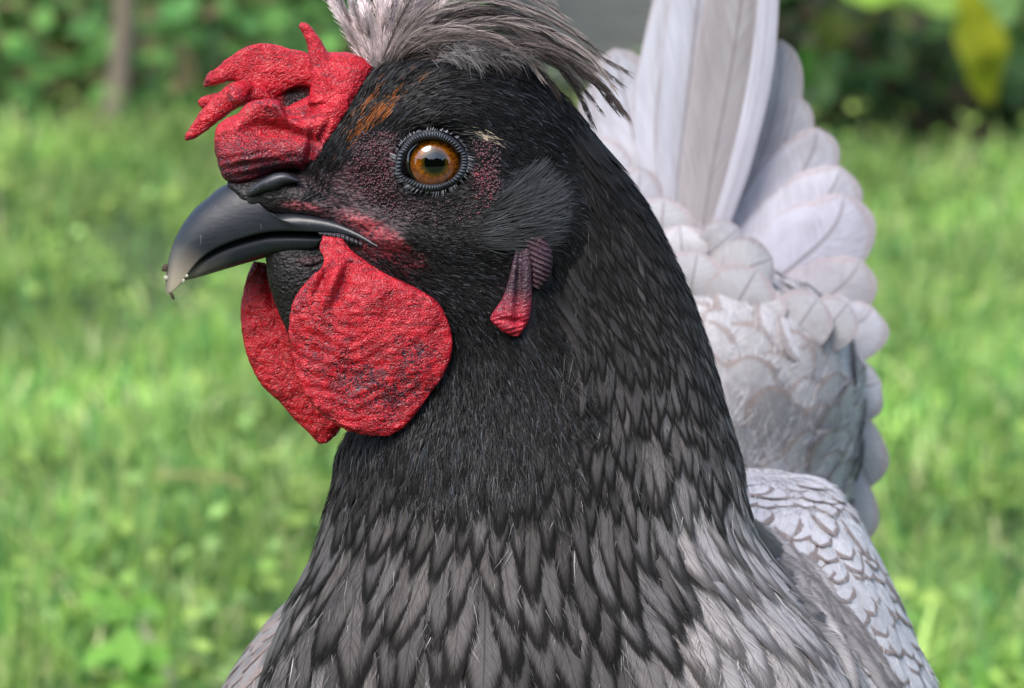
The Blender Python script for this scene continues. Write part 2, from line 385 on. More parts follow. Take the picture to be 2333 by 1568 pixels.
ub_rows = [(103,1325,112,1340),(97,1250,160,1312),(106,1120,240,1240),(138,965,330,1112),(190,820,430,1005),(262,690,560,920),(362,562,700,860),(480,462,860,810),
 (600,365,1030,772),(740,340,1180,765),(880,480,1280,766),(1050,600,1370,768),(1250,606,1480,770),(1450,628,1600,775),(1650,680,1720,790),(1850,775,1870,838),(2010,885,2015,910)]
ub_T = [4,14,26,36,45,54,62,70,78,86,93,100,108,118,130,146,160]
lb_rows = [(300,1100,262,1216),(430,1000,420,1176),(560,910,600,1122),(700,850,800,1062),(860,800,950,1018),(1030,765,1080,984),(1250,760,1250,966),(1400,765,1420,965),(1500,785,1500,930),(1560,800,1540,860)]
lb_T = [20,28,34,40,46,53,62,70,76,80]
def beak_col(V):
    uv = iQ(V); base_ = np.array([.011, .014, .019]); tip = np.array([.42, .36, .27])
    d = np.hypot(uv[:, 0]-395, uv[:, 1]-665); f = np.clip(1-(d-15)/105, 0, 1)**1.3*np.clip((uv[:, 0]-376)/22+(uv[:, 1]-600)/60*.4, 0, 1)
    g = np.clip(1-np.abs((uv[:, 1]-(700-.62*(uv[:, 0]-380)))/60), 0, 1)*np.clip(1-(uv[:, 0]-420)/110, 0, 1)*.45
    f = np.clip(np.maximum(f*.85, g), 0, 1)[:, None]
    return base_*(1-f)+tip*f
Vb, Fb = half_loft(ub_rows, ub_T, 0, a0=[0]*9+[.15,.50,.62,.66,.7,.78,.88,.95]); ub = link('upper_beak', mesh_from('upper_beak', Vb, Fb, M_HORN, True, beak_col(Vb)), hen, C)
Vb, Fb = half_loft(lb_rows, lb_T, 0, prof=.35)
# lower mandible: round its lower edge back in
lo = link('lower_beak', None, hen, C) if False else None
def lower_loft():
    st = [(*Z3(a, b), *Z3(c, d), t, 0) for (a, b, c, d), t in zip(lb_rows, lb_T)]
    return loft_mesh(st, 50, 40, .55)
Vb, Fb = lower_loft(); link('lower_beak', mesh_from('lower_beak', Vb, Fb, M_HORN, True, beak_col(Vb)), hen, C)

V_, F_ = loft_mesh([(640,590,650,596,6,-20),(670,584,672,606,22,-30),(700,582,705,616,30,-36),(728,578,735,608,22,-38),(745,575,748,590,6,-38)], 40, 24, .8)
link('jaw_skin_fold', mesh_from('jaw_skin_fold', V_+np.c_[0*V_[:, 0], 0*V_[:, 0], 2*np.sin(V_[:, 0]*.9-V_[:, 1]*.5)], F_, M_BODY, True, np.tile((.05, .018, .024, 1), (len(V_), 1))), hen, C)
# black pad painted as the nostril hollow's shade, the horny flap over it
def pad(name, st, mat, col, parent, nt_=24, nphi=24, expo=.8, disp=None):
    V, F = loft_mesh(st, nt_, nphi, expo)
    if disp is not None: V = disp(V)
    cc = col(V) if callable(col) else np.tile(col, (len(V), 1))
    return link(name, mesh_from(name, V, F, mat, True, cc), parent, C)
pad('nostril', z3st([(835,470,840,505),(880,440,880,520),(960,420,1000,515),(1080,390,1110,500),(1180,350,1200,440),(1250,330,1290,380),(1310,318,1315,335)], [4,10,12,12,12,10,4], -70+0),
    plain('nostril_shade', (.003, .003, .004), .6), (.003, .003, .004), hen)
flap_rows = [(842,455,850,462),(850,400,900,448),(900,345,1000,412),(985,292,1090,392),(1090,245,1150,358),(1190,240,1210,335),(1280,290,1290,325),(1320,318,1322,322)]
pad('nostril_flap', [(*Z3(a, b), *Z3(c, d), t, o_) for (a, b, c, d), t, o_ in zip(flap_rows, [3,14,20,24,24,20,12,3], [-70,-74,-78,-84,-88,-92,-96,-98])],
    M_HORN, (.022, .024, .030), hen, 30, 24, .7)
# corrugated corner of the mouth
def corr(V):
    uv = iQ(V); V = V.copy(); V[:, 2] -= 3.5*np.sin(uv[:, 0]*.62)*(V[:, 2] < -100); return V
pad('mouth_corner', z3st([(1480,775,1490,800),(1600,780,1600,830),(1700,790,1690,860),(1800,830,1790,890),(1900,870,1890,915),(2010,895,2010,910)], [10,14,16,14,10,4], -130),
    M_HORN, (.030, .026, .030), hen, 60, 20, .8, corr)

# ------------------------------------------------------------------ comb
Z1 = lambda x, y: (364.5+x*.2712, y*.2712)
def z1st(rows): return [(*Z1(a, b), *Z1(c, d), t, o) for a, b, c, d, t, o in rows]
comb_parts = [
 loft_mesh(z1st([(362,700,372,738,5,50),(400,618,450,722,14,52),(470,575,540,700,16,55),(560,500,590,690,16,58),(700,410,650,700,17,60),(830,368,790,830,18,62),(960,372,930,860,20,62),(1100,408,1040,790,22,60),(1250,450,1190,730,24,50),(1400,560,1330,760,24,40)]), 60, 28, .8),
 loft_mesh(z1st([(200,1140,215,1188,5,20),(255,1068,300,1160,13,22),(345,930,440,1065,17,25),(470,805,570,965,19,28),(600,700,680,900,20,34),(740,690,830,870,20,42),(900,760,960,880,16,50)]), 50, 28, .8),
 loft_mesh(z1st([(318,862,328,880,5,50),(345,815,360,915,12,50),(470,785,470,900,14,48),(600,740,600,880,14,46)]), 24, 20, .8),
 loft_mesh(z1st([(588,835,620,870,8,-14),(600,760,690,850,15,-10),(650,690,750,770,14,10),(740,680,800,740,10,36)]), 24, 20, .9),
 loft_mesh(z1st([(1185,188,1225,190,6,-10),(1170,225,1275,225,16,-10),(1205,300,1318,290,19,-12),(1238,390,1375,380,22,-16),(1255,470,1430,470,28,-20),(1262,600,1500,560,34,-24),(1268,740,1600,700,44,-28),(1240,880,1600,860,50,-32)]), 50, 28, .8),
 loft_mesh(z1st([(1340,445,1560,440,16,0),(1300,510,1700,480,40,-6),(1290,620,1790,570,52,-10),(1290,760,1770,680,58,-16),(1260,890,1700,850,60,-20),(1260,1050,1600,1000,56,-26),(1300,1250,1480,1200,50,-30)]), 40, 32, .8),
 loft_mesh(z1st([(456,1160,462,1260,16,-14),(480,1060,480,1340,34,-18),(555,1000,535,1500,44,-24),(655,950,660,1545,50,-30),(740,868,810,1510,54,-32),(880,832,960,1440,56,-32),(1000,850,1120,1425,58,-34),(1090,990,1240,1440,60,-36),(1280,950,1350,1400,62,-38),(1450,800,1450,1250,60,-36),(1600,720,1580,1050,50,-30)]), 80, 36, .62),
 loft_mesh(z1st([(980,760,1000,900,10,66),(1060,720,1080,990,14,74),(1180,690,1200,1010,16,74),(1330,700,1330,1010,16,66)]), 24, 20, .8),
 loft_mesh(z1st([(880,930,900,1100,30,20),(1050,900,1080,1150,40,10),(1250,800,1300,1150,44,0)]), 20, 20, 1),
]
CV, CF = remesh(*join(comb_parts), 2.6, 2)
CN, _ = vnormals(CV, CF); cuv = iQ(CV)
# fold and gutter in the front lobe, rolled rim, wrinkles towards the beak
fr = (CN[:, 2] < .1) & (CV[:, 2] < -10)
def Gc(c, r, ang=0, p=1.):
    d = cuv-np.array(c); ca, sa = math.cos(ang), math.sin(ang); x = d[:, 0]*ca+d[:, 1]*sa; y = -d[:, 0]*sa+d[:, 1]*ca
    return np.exp(-((x/r[0])**2+(y/r[1])**2)**p)
dep = 30*Gc(Z1(900, 1090), (60, 26), .15) - 10*Gc(Z1(650, 1060), (36, 16), -.6) - 12*Gc(Z1(930, 880), (40, 12), .1) - 14*Gc(Z1(1110, 1010), (46, 12), .75)
dep += 16*Gc(Z1(1150, 1130), (60, 14), .3) + 22*Gc(Z1(1260, 1260), (9, 42), .1) + 14*Gc(Z1(1350, 1150), (8, 40), .5) - 10*Gc(Z1(700, 1300), (70, 25), .1)
dep += 14*Gc(Z1(1000, 1480), (70, 9), -.35) + 3*np.sin(cuv[:, 1]*.28+cuv[:, 0]*.05)*Gc(Z1(800, 1400), (90, 36), .0)
CV[fr, 2] += dep[fr]
CV += CN*(.8*wig(CV, 11, 3)+.7*wig(CV, 6, 5)+1.6*wig(CV, 38, 6))[:, None]
cc = np.tile(np.array([.44, .005, .015]), (len(CV), 1)); al = np.zeros(len(CV))
zx = (cuv[:, 0]-364.5)/.2712; zy = cuv[:, 1]/.2712
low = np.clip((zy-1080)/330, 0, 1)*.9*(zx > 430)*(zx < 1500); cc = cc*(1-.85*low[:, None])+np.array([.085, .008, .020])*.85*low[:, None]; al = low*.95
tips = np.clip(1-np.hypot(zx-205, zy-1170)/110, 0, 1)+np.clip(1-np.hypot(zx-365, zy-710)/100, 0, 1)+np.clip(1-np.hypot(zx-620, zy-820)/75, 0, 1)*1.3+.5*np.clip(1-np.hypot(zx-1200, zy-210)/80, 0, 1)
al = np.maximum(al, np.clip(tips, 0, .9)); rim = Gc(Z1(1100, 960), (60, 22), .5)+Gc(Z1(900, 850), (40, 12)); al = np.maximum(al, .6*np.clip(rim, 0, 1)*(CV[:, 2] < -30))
cave_shade = (np.clip(1-(np.hypot((zx-1150)/150, (zy-840)/120))**6, 0, 1)*(CV[:, 2] > -2))[:, None]; cc = cc*(1-cave_shade)+np.array([.010, .003, .004])*cave_shade  # shade of the hollow painted near black into the comb colour
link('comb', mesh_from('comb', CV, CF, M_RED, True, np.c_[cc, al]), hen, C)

# ------------------------------------------------------------------ wattles and ear lobe
Z5 = lambda x, y: (522.5+x*.31, 546.8+y*.31)
def wattle(rows, Tm, off, name, disp, colf, label=None):
    n = len(rows); st = []
    for i, (a, b, c, d) in enumerate(rows):
        T = Tm*math.sin(math.pi*min(1, max(0, (i+.6)/(n+.2))))**.55
        st.append((*Z5(a, b), *Z5(c, d), T, off(i/(n-1))))
    V, F = loft_mesh(st, 150, 150, .62)
    uv = iQ(V); V = V.copy(); f = np.where(V[:, 2] < off(.5)+2, 1, .2)
    V[:, 2] += disp(uv)*f
    V[:, :2] += (1.6*wig(V, 12, 9)+1.3*wig(V, 7, 4))[:, None]*nrm(V[:, :2]-V[:, :2].mean(0))*1.0
    c, al_ = colf(uv)
    o = link(name, mesh_from(name, V, F, M_RED, True, np.c_[c, al_]), hen, C)
    if label: o['label'] = label
    return o
def gz(uv, c, r, ang=0):
    d = uv-np.array(c); ca, sa = math.cos(ang), math.sin(ang); x = d[:, 0]*ca+d[:, 1]*sa; y = -d[:, 0]*sa+d[:, 1]*ca
    return np.exp(-((x/r[0])**2+(y/r[1])**2))
near_rows = [(690,-30,830,-10),(662,60,905,85),(695,140,1000,155),(672,212,1130,240),(590,285,1280,310),(512,380,1420,380),(462,480,1530,460),(441,620,1600,580),(447,770,1635,720),(475,930,1628,850),(530,1090,1575,990),(620,1220,1490,1110),(740,1325,1390,1250),(880,1405,1290,1370),(1040,1440,1180,1438)]
def nd(uv):
    d = -20*gz(uv, Z5(760, 330), (13, 52), .38) - 13*gz(uv, Z5(640, 210), (16, 60), .45) + 16*gz(uv, Z5(840, 300), (10, 50), .3) + 12*gz(uv, Z5(690, 290), (9, 40), .42)
    r = np.hypot(uv[:, 0]-Z5(900, 250)[0], (uv[:, 1]-Z5(900, 250)[1])); a = np.arctan2(uv[:, 1]-Z5(900, 250)[1], uv[:, 0]-Z5(900, 250)[0])
    d += 1.9*np.sin(r/4.2+2.2*np.sin(a*3)+1.5*np.sin(uv[:, 0]/19))*np.clip(r/120, 0, 1)*(.35+.65*gz(uv, Z5(650, 800), (90, 160)))
    P = np.c_[uv, 0*uv[:, 0]]; return d - 8*wig(P, 110, 2) - 2.2*wig(P, 30, 8) + .6*wig(P, 9, 12)
def nc(uv):
    c = np.tile(np.array([.45, .005, .015]), (len(uv), 1)); a = .14+.55*gz(uv, Z5(1380, 850), (40, 60))+.40*gz(uv, Z5(1000, 960), (90, 40))+.5*gz(uv, Z5(1000, 1080), (110, 45))+.3*gz(uv, Z5(760, 720), (60, 50))+.45*gz(uv, Z5(590, 260), (25, 70), .5)+.4*gz(uv, Z5(1260, 1180), (60, 40))
    k = gz(uv, Z5(1150, 420), (150, 60), .3)[:, None]*.35; c = c*(1-k)+np.array([.33, .006, .016])*k
    return c, np.clip(a, 0, .8)
wattle(near_rows, 24, lambda t: -150-58*math.sin(min(1, t*2.2)*math.pi/2)+30*t, 'wattle', nd, nc, 'near round red wattle with dark speckles')
far_rows = [(178,160,262,168),(130,270,360,280),(99,400,420,400),(84,520,480,520),(95,680,520,680),(125,830,560,830),(180,970,600,970),(260,1090,680,1100),(370,1190,760,1220),(470,1310,822,1330),(580,1415,815,1390),(640,1480,765,1450),(670,1497,722,1490)]
def fd(uv):
    P = np.c_[uv, 0*uv[:, 0]]; return 14*gz(uv, Z5(300, 350), (12, 70), -.2) - 12*gz(uv, Z5(430, 700), (12, 120), -.25) - 4*wig(P, 60, 6) - 1.8*wig(P, 22, 1) + 1.0*wig(P, 9, 2)
wattle(far_rows, 26, lambda t: 95+10*t, 'wattle', fd, lambda uv: (np.tile(np.array([.42, .004, .012]), (len(uv), 1)), .04+.7*gz(uv, Z5(210, 190), (30, 40))), 'far red wattle, smoother and partly hidden')
Z4 = lambda x, y: (668.3+x*.3488, 243+y*.3488)
es = surf(1190, 640)[0][2]
def lob_col(uv):
    c = np.tile(np.array([.050, .026, .040]), (len(uv), 1)); k = np.clip((uv[:, 1]-655)/75, 0, 1)[:, None]
    return c*(1-k)+np.array([.42, .012, .035])*k
def lobe(rows, T, off, rid):
    V, F = loft_mesh([(*Z4(a, b), *Z4(c, d), t, off) for (a, b, c, d), t in zip(rows, T)], 60, 40, .8)
    uv = iQ(V); V = V.copy(); V[:, 2] += rid(uv)*(V[:, 2] < off); return V, F
V1, F1 = lobe([(1490,860,1640,850),(1530,950,1692,955),(1550,1030,1692,1050),(1560,1100,1668,1130),(1560,1170,1600,1200)], [12,22,24,20,8], es-14,
  lambda uv: 3.5*np.sin((uv[:, 1]-.45*uv[:, 0])*.52))
V2, F2 = lobe([(1450,940,1545,925),(1425,1050,1560,1035),(1400,1150,1562,1150),(1360,1260,1560,1255),(1300,1350,1550,1350),(1292,1400,1532,1410),(1360,1465,1500,1462),(1430,1500,1470,1502)], [8,15,17,19,22,22,16,5], es-20,
  lambda uv: 20*gz(uv, Z4(1470, 1180), (8, 85), .06)+3*gz(uv, Z4(1400, 1180), (12, 60), .1)+12*gz(uv, Z4(1430, 1400), (30, 7), .1)+1.5*np.sin((uv[:, 1]+.3*uv[:, 0])*.6))
VL, FL = join([(V1, F1), (V2, F2)])
link('ear_lobe', mesh_from('ear_lobe', VL, FL, M_RED, True, np.c_[lob_col(iQ(VL)), .35*np.clip((720-iQ(VL)[:, 1])/60, 0, 1)+.02]), hen, C)

# ------------------------------------------------------------------ eye
wE = -190.0
def eye_mat():
    t = NT('eyeball'); uv = t.n('ShaderNodeUVMap').outputs[0]; s = t.n('ShaderNodeSeparateXYZ', {0: uv})
    r = t.ma('SQRT', t.ma('ADD', t.ma('POWER', s.outputs[0], 2.0), t.ma('POWER', s.outputs[1], 2.0)))
    ang = t.ma('ARCTAN2', s.outputs[1], s.outputs[0])
    n1 = t.noise(uv, 9, 4, .7); n2 = t.noise(t.n('ShaderNodeCombineXYZ', {0: t.ma('MULTIPLY', ang, 5.0), 1: t.ma('MULTIPLY', r, 3.0)}).outputs[0], 1.6, 3, .7)
    iris = t.mix(t.ss(t.ma('ADD', t.ma('MULTIPLY', n1, .6), t.ma('MULTIPLY', n2, .4)), .38, .62), (.060, .011, .001), (.28, .085, .003))
    iris = t.mix(t.ss(r, .36, .25), iris, (.028, .020, .002))
    c = t.mix(t.ss(t.ma('ADD', r, t.ma('MULTIPLY', n1, .03)), .255, .235), iris, (.001, .001, .001))
    c = t.mix(t.ss(r, .50, .53), c, (.15, .06, .01)); c = t.mix(t.ss(r, .535, .56), c, (.006, .004, .005))
    p = t.pbr(Base_Color=c, Roughness=.35, Coat_Weight=1.0, Coat_Roughness=.012, Coat_IOR=1.75); p.inputs['Specular IOR Level'].default_value = 0.0
    return t.fin(p)
rE = 80.; EV = []; EF = []; EU = []; na, nr = 96, 40
for i in range(nr+1):
    th = (i/nr)*math.pi*.62
    for j in range(na):
        a = 2*math.pi*j/na; x, y = math.sin(th)*math.cos(a), math.sin(th)*math.sin(a)
        EV.append((x*rE, y*rE, -math.cos(th)*rE)); EU.append(((x*rE-6)/100, (y*rE-3)/100))
for i in range(nr):
    for j in range(na):
        k = (j+1) % na; EF.append((i*na+j, i*na+k, (i+1)*na+k, (i+1)*na+j))
ec = Q((EYE[0], EYE[1], wE)); ec[2] += rE
eye = link('eye', mesh_from('eye', np.array(EV)+ec, EF, eye_mat(), True, uv=np.array(EU)), hen, C)
LV = []; LF = []; LC = []; na, nr = 640, 22
for j in range(na):
    a = 2*math.pi*j/na; ca, sa = math.cos(a), math.sin(a)
    cr = math.exp(-((math.atan2(math.sin(a-2.72), math.cos(a-2.72)))/.28)**2)
    ri_ = 66*54/math.hypot(54*ca, 66*sa)+9*cr - (4 if sa < -.3 else 0)
    ro = ri_+18+4*max(0, -sa-.2)+2*math.sin(a*3+1)
    rid = abs(math.sin(a*31+.8*math.sin(a*5)))**.8
    for i in range(nr):
        q = i/(nr-1); r_ = ri_-3+(ro-ri_+3)*q
        hh = 20*(1-min(1, q/.22))**1.5 - 8.5*math.sin(math.pi*min(1, max(0, (q-.05)/.75)))*(.05+.95*rid) + 18*max(0, (q-.84)/.16)**1.5
        hh += 2.0*math.sin(a*7+2)*q
        LV.append((ca*r_, sa*r_, hh)); k = rid*math.sin(math.pi*min(1, q/.85))*(.75+.25*math.sin(a*4+1)) if q < .85 else 0
        c = np.array([.006, .006, .008])*(1-k)+np.array([.085, .095, .115])*k; LC.append(c)
for j in range(na):
    for i in range(nr-1):
        b_ = ((j+1) % na)*nr; LF.append((j*nr+i, j*nr+i+1, b_+i+1, b_+i))
lidc = Q((EYE[0], EYE[1], wE-2))
tl = NT('eyelid_skin'); pl = tl.pbr(Base_Color=tl.attr().outputs['Color'], Roughness=.38)
link('eyelid', mesh_from('eyelid', np.array(LV)+lidc, LF, tl.fin(pl), True, np.array(LC)), hen, C)

na = 150; a = np.sort(rng.uniform(0, 6.283, na)); ca, sa = np.cos(a), np.sin(a); r0 = 66*54/np.hypot(54*ca, 66*sa)+15; Ll = rng.uniform(6, 15, na)*np.where(sa > -.2, 1.2, .6)
s_ = np.linspace(0, 1, 4)[None, :, None]; dd = np.c_[ca, sa, np.full(na, -.15)]; dd = nrm(dd+np.c_[-sa, ca, 0*ca]*.35)
pts = (lidc+np.c_[ca*r0, sa*r0, np.full(na, -4.)])[:, None]+dd[:, None]*Ll[:, None, None]*s_; pts[..., 2] += 7*s_[..., 0]**2
strip_mesh('lash_bristles', pts, 2.6*np.array([1, 1, .7, .2])[None]*np.ones((na, 1)), np.broadcast_to(nrm(np.c_[-sa, ca, 0*ca])[:, None], pts.shape), np.array([.09, .09, .10])*np.exp(rng.normal(0, .6, na))[:, None], M_HAIR, hen, C, 'stuff')
# ------------------------------------------------------------------ bristles and fine plumage of face and upper neck
# u, v, heading (deg, 0 = right, 90 = down), length, width, lift, colour lightness, density
CT = np.array([
 (830,215,-62,46,2.6,.25,.020,1),(870,160,-60,50,2.6,.3,.03,1),(900,150,-48,52,2.6,.3,.03,1),(960,170,-30,54,2.6,.25,.02,1),(1060,165,-8,56,2.6,.25,.018,1),(1180,190,24,58,2.6,.2,.014,1),
 (1260,250,38,58,2.6,.2,.014,1),(1340,330,50,60,2.8,.2,.014,1),(1420,430,55,62,2.8,.2,.018,1),(1500,560,62,66,3,.2,.02,1),(1250,350,36,50,2.6,.2,.013,1),(1330,440,50,56,2.6,.2,.014,1),
 (770,300,-56,34,2.2,.2,.014,1),(735,350,-62,30,2,.2,.012,1),(700,420,-58,22,1.8,.2,.012,.8),(840,280,-50,36,2.4,.2,.02,1),(900,250,-34,40,2.4,.2,.022,1),(980,245,-10,42,2.4,.2,.022,1),
 (1060,260,12,42,2.4,.2,.02,1),(1110,310,30,34,2.2,.2,.02,1),(1150,360,35,30,2.2,.2,.018,.9),(1120,420,75,14,1.6,.2,.03,.25),
 (860,350,-70,12,1.3,.2,.012,.16),(800,430,5,13,1.3,.2,.012,.14),(840,470,12,14,1.3,.2,.012,.20),(900,480,20,16,1.3,.2,.014,.30),(880,540,22,14,1.2,.2,.02,.10),(700,500,10,10,1.2,.2,.02,.2),
 (980,470,12,20,1.5,.2,.014,.7),(1050,480,-14,24,1.6,.2,.03,1),(1110,460,-40,26,1.7,.22,.035,1),(1170,410,-42,28,1.7,.25,.045,1.2),(1230,420,-32,28,1.7,.3,.055,1.3),(1280,450,-26,30,1.7,.35,.060,1.3),
 (1180,480,-30,30,1.7,.25,.042,1.3),(1270,510,-18,30,1.7,.3,.050,1.3),(1150,540,-18,30,1.7,.25,.028,1.2),(1220,580,-14,32,1.8,.3,.024,1.2),(1050,560,8,30,1.6,.2,.022,1.2),(960,540,18,26,1.6,.2,.022,1),
 (930,590,26,30,1.4,.2,.016,.4),(900,620,32,30,1.5,.2,.018,.6),(980,620,26,36,1.7,.2,.022,1.1),(1080,630,18,36,1.8,.2,.022,1.1),(1000,680,38,38,1.8,.2,.016,1.1),(1100,700,34,36,1.8,.2,.014,1.1),
 (960,660,42,36,1.7,.2,.012,1.1),(1180,640,30,20,1.8,.2,.012,1),(1100,740,60,44,2,.2,.010,1.2),(1040,800,88,52,2.2,.2,.016,1.1),(1000,900,96,56,2.4,.2,.018,1.1),(960,980,98,56,2.4,.2,.02,1.1),
 (1120,820,74,58,2.4,.22,.024,1.1),(1200,790,62,60,2.4,.25,.026,1.1),(1180,900,76,60,2.4,.22,.026,1.1),(1080,950,88,58,2.4,.22,.026,1.1),(1100,1050,88,58,2.4,.22,.030,1.0),(1240,700,58,50,2.2,.25,.018,1.1),(1280,620,62,54,2.4,.25,.018,1.1),
 (1300,540,60,56,2.4,.2,.012,1),(1320,750,66,62,2.6,.22,.02,1),(1400,640,64,64,2.8,.22,.02,1),(870,1000,98,50,2.4,.2,.02,1),(800,1060,98,50,2.4,.2,.02,1)], float)
def field(uv):
    out = np.zeros((len(uv), 7)); 
    for s0 in range(0, len(uv), 20000):
        q = uv[s0:s0+20000]; d2 = ((q[:, None, :]-CT[None, :, :2])**2).sum(-1)
        wg = 1/(d2+500)**1.7; wg /= wg.sum(1, keepdims=True)
        a = np.radians(CT[:, 2]); cs = wg@np.cos(a); sn = wg@np.sin(a)
        out[s0:s0+20000, 0] = np.arctan2(sn, cs); out[s0:s0+20000, 1:6] = wg@CT[:, 3:8]
    return out
def inpoly(uv, poly):
    x, y = uv[:, 0], uv[:, 1]; r = np.zeros(len(uv), bool); n = len(poly)
    for i in range(n):
        x1, y1 = poly[i]; x2, y2 = poly[(i+1) % n]
        k = ((y1 > y) != (y2 > y)) & (x < (x2-x1)*(y-y1)/((y2-y1) or 1e-9)+x1); r ^= k
    return r
fuv = iQ(BV[BF].mean(1)); fN = nrm(BFN); area = .5*np.linalg.norm(BFN, axis=1); fw_ = BV[BF].mean(1)[:, 2]
HEAD = [(690,350),(830,180),(860,110),(1000,90),(1200,120),(1360,240),(1520,480),(1600,700),(1500,800),(1340,820),(1310,1000),(1260,1220),(1000,1220),(800,1220),(760,1030),(860,800),(820,640),(700,560),(660,500)]
fwj = np.stack([wig(np.c_[fuv, 0*fuv[:, 0]], 90, 81), wig(np.c_[fuv, 0*fuv[:, 0]], 70, 82)], 1)*np.clip((fuv[:, 1:2]-700)/200, 0, 1)*60
ok = inpoly(fuv+fwj, HEAD) & (fN[:, 2] < .35) & (fw_ < 160)
idx = np.nonzero(ok)[0]; pr = area[idx]*CT[np.argmin(((fuv[idx][:, None]-CT[None, :, :2])**2).sum(-1), 1), 7]; pr /= pr.sum()
NS = 75000
pick = rng.choice(idx, NS, p=pr); bu = rng.random((NS, 2)); q = BF[pick]
p0 = (BV[q[:, 0]]*(1-bu[:, :1])+BV[q[:, 1]]*bu[:, :1])*(1-bu[:, 1:])+(BV[q[:, 3]]*(1-bu[:, :1])+BV[q[:, 2]]*bu[:, :1])*bu[:, 1:]
nn = nrm((BN[q[:, 0]]+BN[q[:, 2]]))
uv = iQ(p0); keep = (((uv-EYE)/[82, 69])**2).sum(1) > 1.0
keep &= ~inpoly(uv, [(1172,568),(1252,552),(1256,640),(1222,668),(1205,765),(1118,748),(1158,640)])
keep &= rng.random(NS) < np.clip((1190-uv[:, 1]+40*wig(np.c_[uv, 0*uv[:, 0]], 60, 71))/230, .0, 1)
nostr = inpoly(uv, [(540,400),(560,480),(660,470),(700,440),(690,390),(640,380)]); keep &= ~nostr
p0, nn, uv = p0[keep], nn[keep], uv[keep]; n = len(p0)
fd_ = field(uv); ang = fd_[:, 0]+rng.normal(0, .16, n); L = fd_[:, 1]*rng.uniform(.6, 1.25, n)*(1+.5*np.clip((uv[:, 1]-760)/150, 0, 1)); W = fd_[:, 2]*rng.uniform(.5, 1.2, n)*.9; lift = (fd_[:, 3]+rng.normal(0, .05, n))*np.where(uv[:, 1] < 740, .55, 1)
d3 = np.c_[np.cos(ang), np.sin(ang), np.zeros(n)]; d3 = nrm(d3-nn*(d3*nn).sum(1, keepdims=True))
K = 4; s = np.linspace(0, 1, K)[None, :, None]
curv = rng.normal(0, .10, n)[:, None, None]; side = nrm(np.cross(d3, nn))
pts = p0[:, None]+d3[:, None]*(L[:, None, None]*s)+nn[:, None]*(L[:, None, None]*(lift[:, None, None]*s-(.18+lift[:, None, None]*.6)*s*s)+1.2+(np.clip((uv[:, 1]-820)/120, 0, 1)*6)[:, None, None]*np.minimum(s*3, 1))+side[:, None]*(L[:, None, None]*curv*s*s)
tw = rng.normal(0, .5, n)[:, None]; sd = nrm(side*np.cos(tw)+nn*np.sin(tw))[:, None]
wid = W[:, None]*np.array([.8, 1.0, .75, .12])[None]
lum = fd_[:, 4]*np.exp(rng.normal(0, .55, n))*.34; col = lum[:, None]*np.array([1, .97, 1.0])
ear = inpoly(uv, [(1120,440),(1165,395),(1205,383),(1245,400),(1296,456),(1290,520),(1262,545),(1190,560),(1100,560),(1060,530)]); eg = np.exp(-(((uv[ear]-np.array([1225, 455]))/[110, 75])**2).sum(1)); col[ear] = ((.010+.032*eg)*np.exp(rng.normal(0, .45, ear.sum())))[:, None]*np.array([.95, 1.0, 1.08])
col *= (1+1.6*np.clip((uv[:, 1:2]-860)/180, 0, 1))
def blobc(c, r, ang_=0):
    d = uv-np.array(c); ca, sa = math.cos(ang_), math.sin(ang_); x = d[:, 0]*ca+d[:, 1]*sa; y = -d[:, 0]*sa+d[:, 1]*ca
    return np.exp(-((x/r[0])**2+(y/r[1])**2))
og = (blobc((858, 262), (52, 13), -.80)*.8+blobc((835, 235), (42, 6), -.85)*.7+blobc((810, 305), (40, 11), -.9)*.5) > rng.random(n)*.9
col[og] = np.array([.26, .075, .012])*rng.uniform(.3, 1.2, (og.sum(), 1))
st_ = blobc((1095, 308), (26, 8), .25) > rng.random(n)*.8; col[st_] = np.array([.40, .33, .24])*rng.uniform(.5, 1.2, (st_.sum(), 1))
eb = blobc((1210, 470), (85, 60), .4); col *= (1+eb*np.array([.0, .05, .18])[:, None]).T if False else 1
cool = rng.random(n) < .06; col[cool & (lum < .05)] = np.array([.040, .046, .056])
wisp = (rng.random(n) < .05) & (uv[:, 1] > 700); col[wisp] *= 2.2
colk = np.stack([col*.7, col, col*1.15, col*1.3], 1)
strip_mesh('face_plumage', pts, wid, np.broadcast_to(sd, pts.shape), colk, M_HAIR, hen, C, 'stuff')
# grey ear tuft: sleek bristle feathers fanning back over the ear, with a ragged rear edge
er = []
for _ in range(1500):
    u_, v_ = random.uniform(1085, 1245), random.uniform(400, 570)
    if inpoly(np.array([[u_, v_]]), [(1135,445),(1170,405),(1215,395),(1245,440),(1250,520),(1220,562),(1100,565),(1085,535)])[0]: er.append((u_, v_, *surf(u_, v_)))
n_e = len(er); pe = np.array([e[2] for e in er]); ne = np.array([e[3] for e in er]); ue = np.array([(e[0], e[1]) for e in er])
ae = np.radians(-34+42*np.clip((ue[:, 1]-400)/160, 0, 1)+rng.normal(0, 7, n_e)); de = np.c_[np.cos(ae), np.sin(ae), 0*ae]; de = nrm(de-ne*(de*ne).sum(1, keepdims=True))
Le = np.minimum(rng.uniform(45, 75, n_e), 1300-ue[:, 0]+rng.uniform(-12, 12, n_e)); K = 5; s_ = np.linspace(0, 1, K)[None, :, None]; sde = nrm(np.cross(de, ne))
pts = pe[:, None]+de[:, None]*Le[:, None, None]*s_+ne[:, None]*(2+Le[:, None, None]*(.16*s_-.02*s_**2))+sde[:, None]*Le[:, None, None]*(-.14*s_**2)
ce = (.030*np.exp(rng.normal(0, .4, n_e)))[:, None]*np.array([.94, 1.0, 1.08])
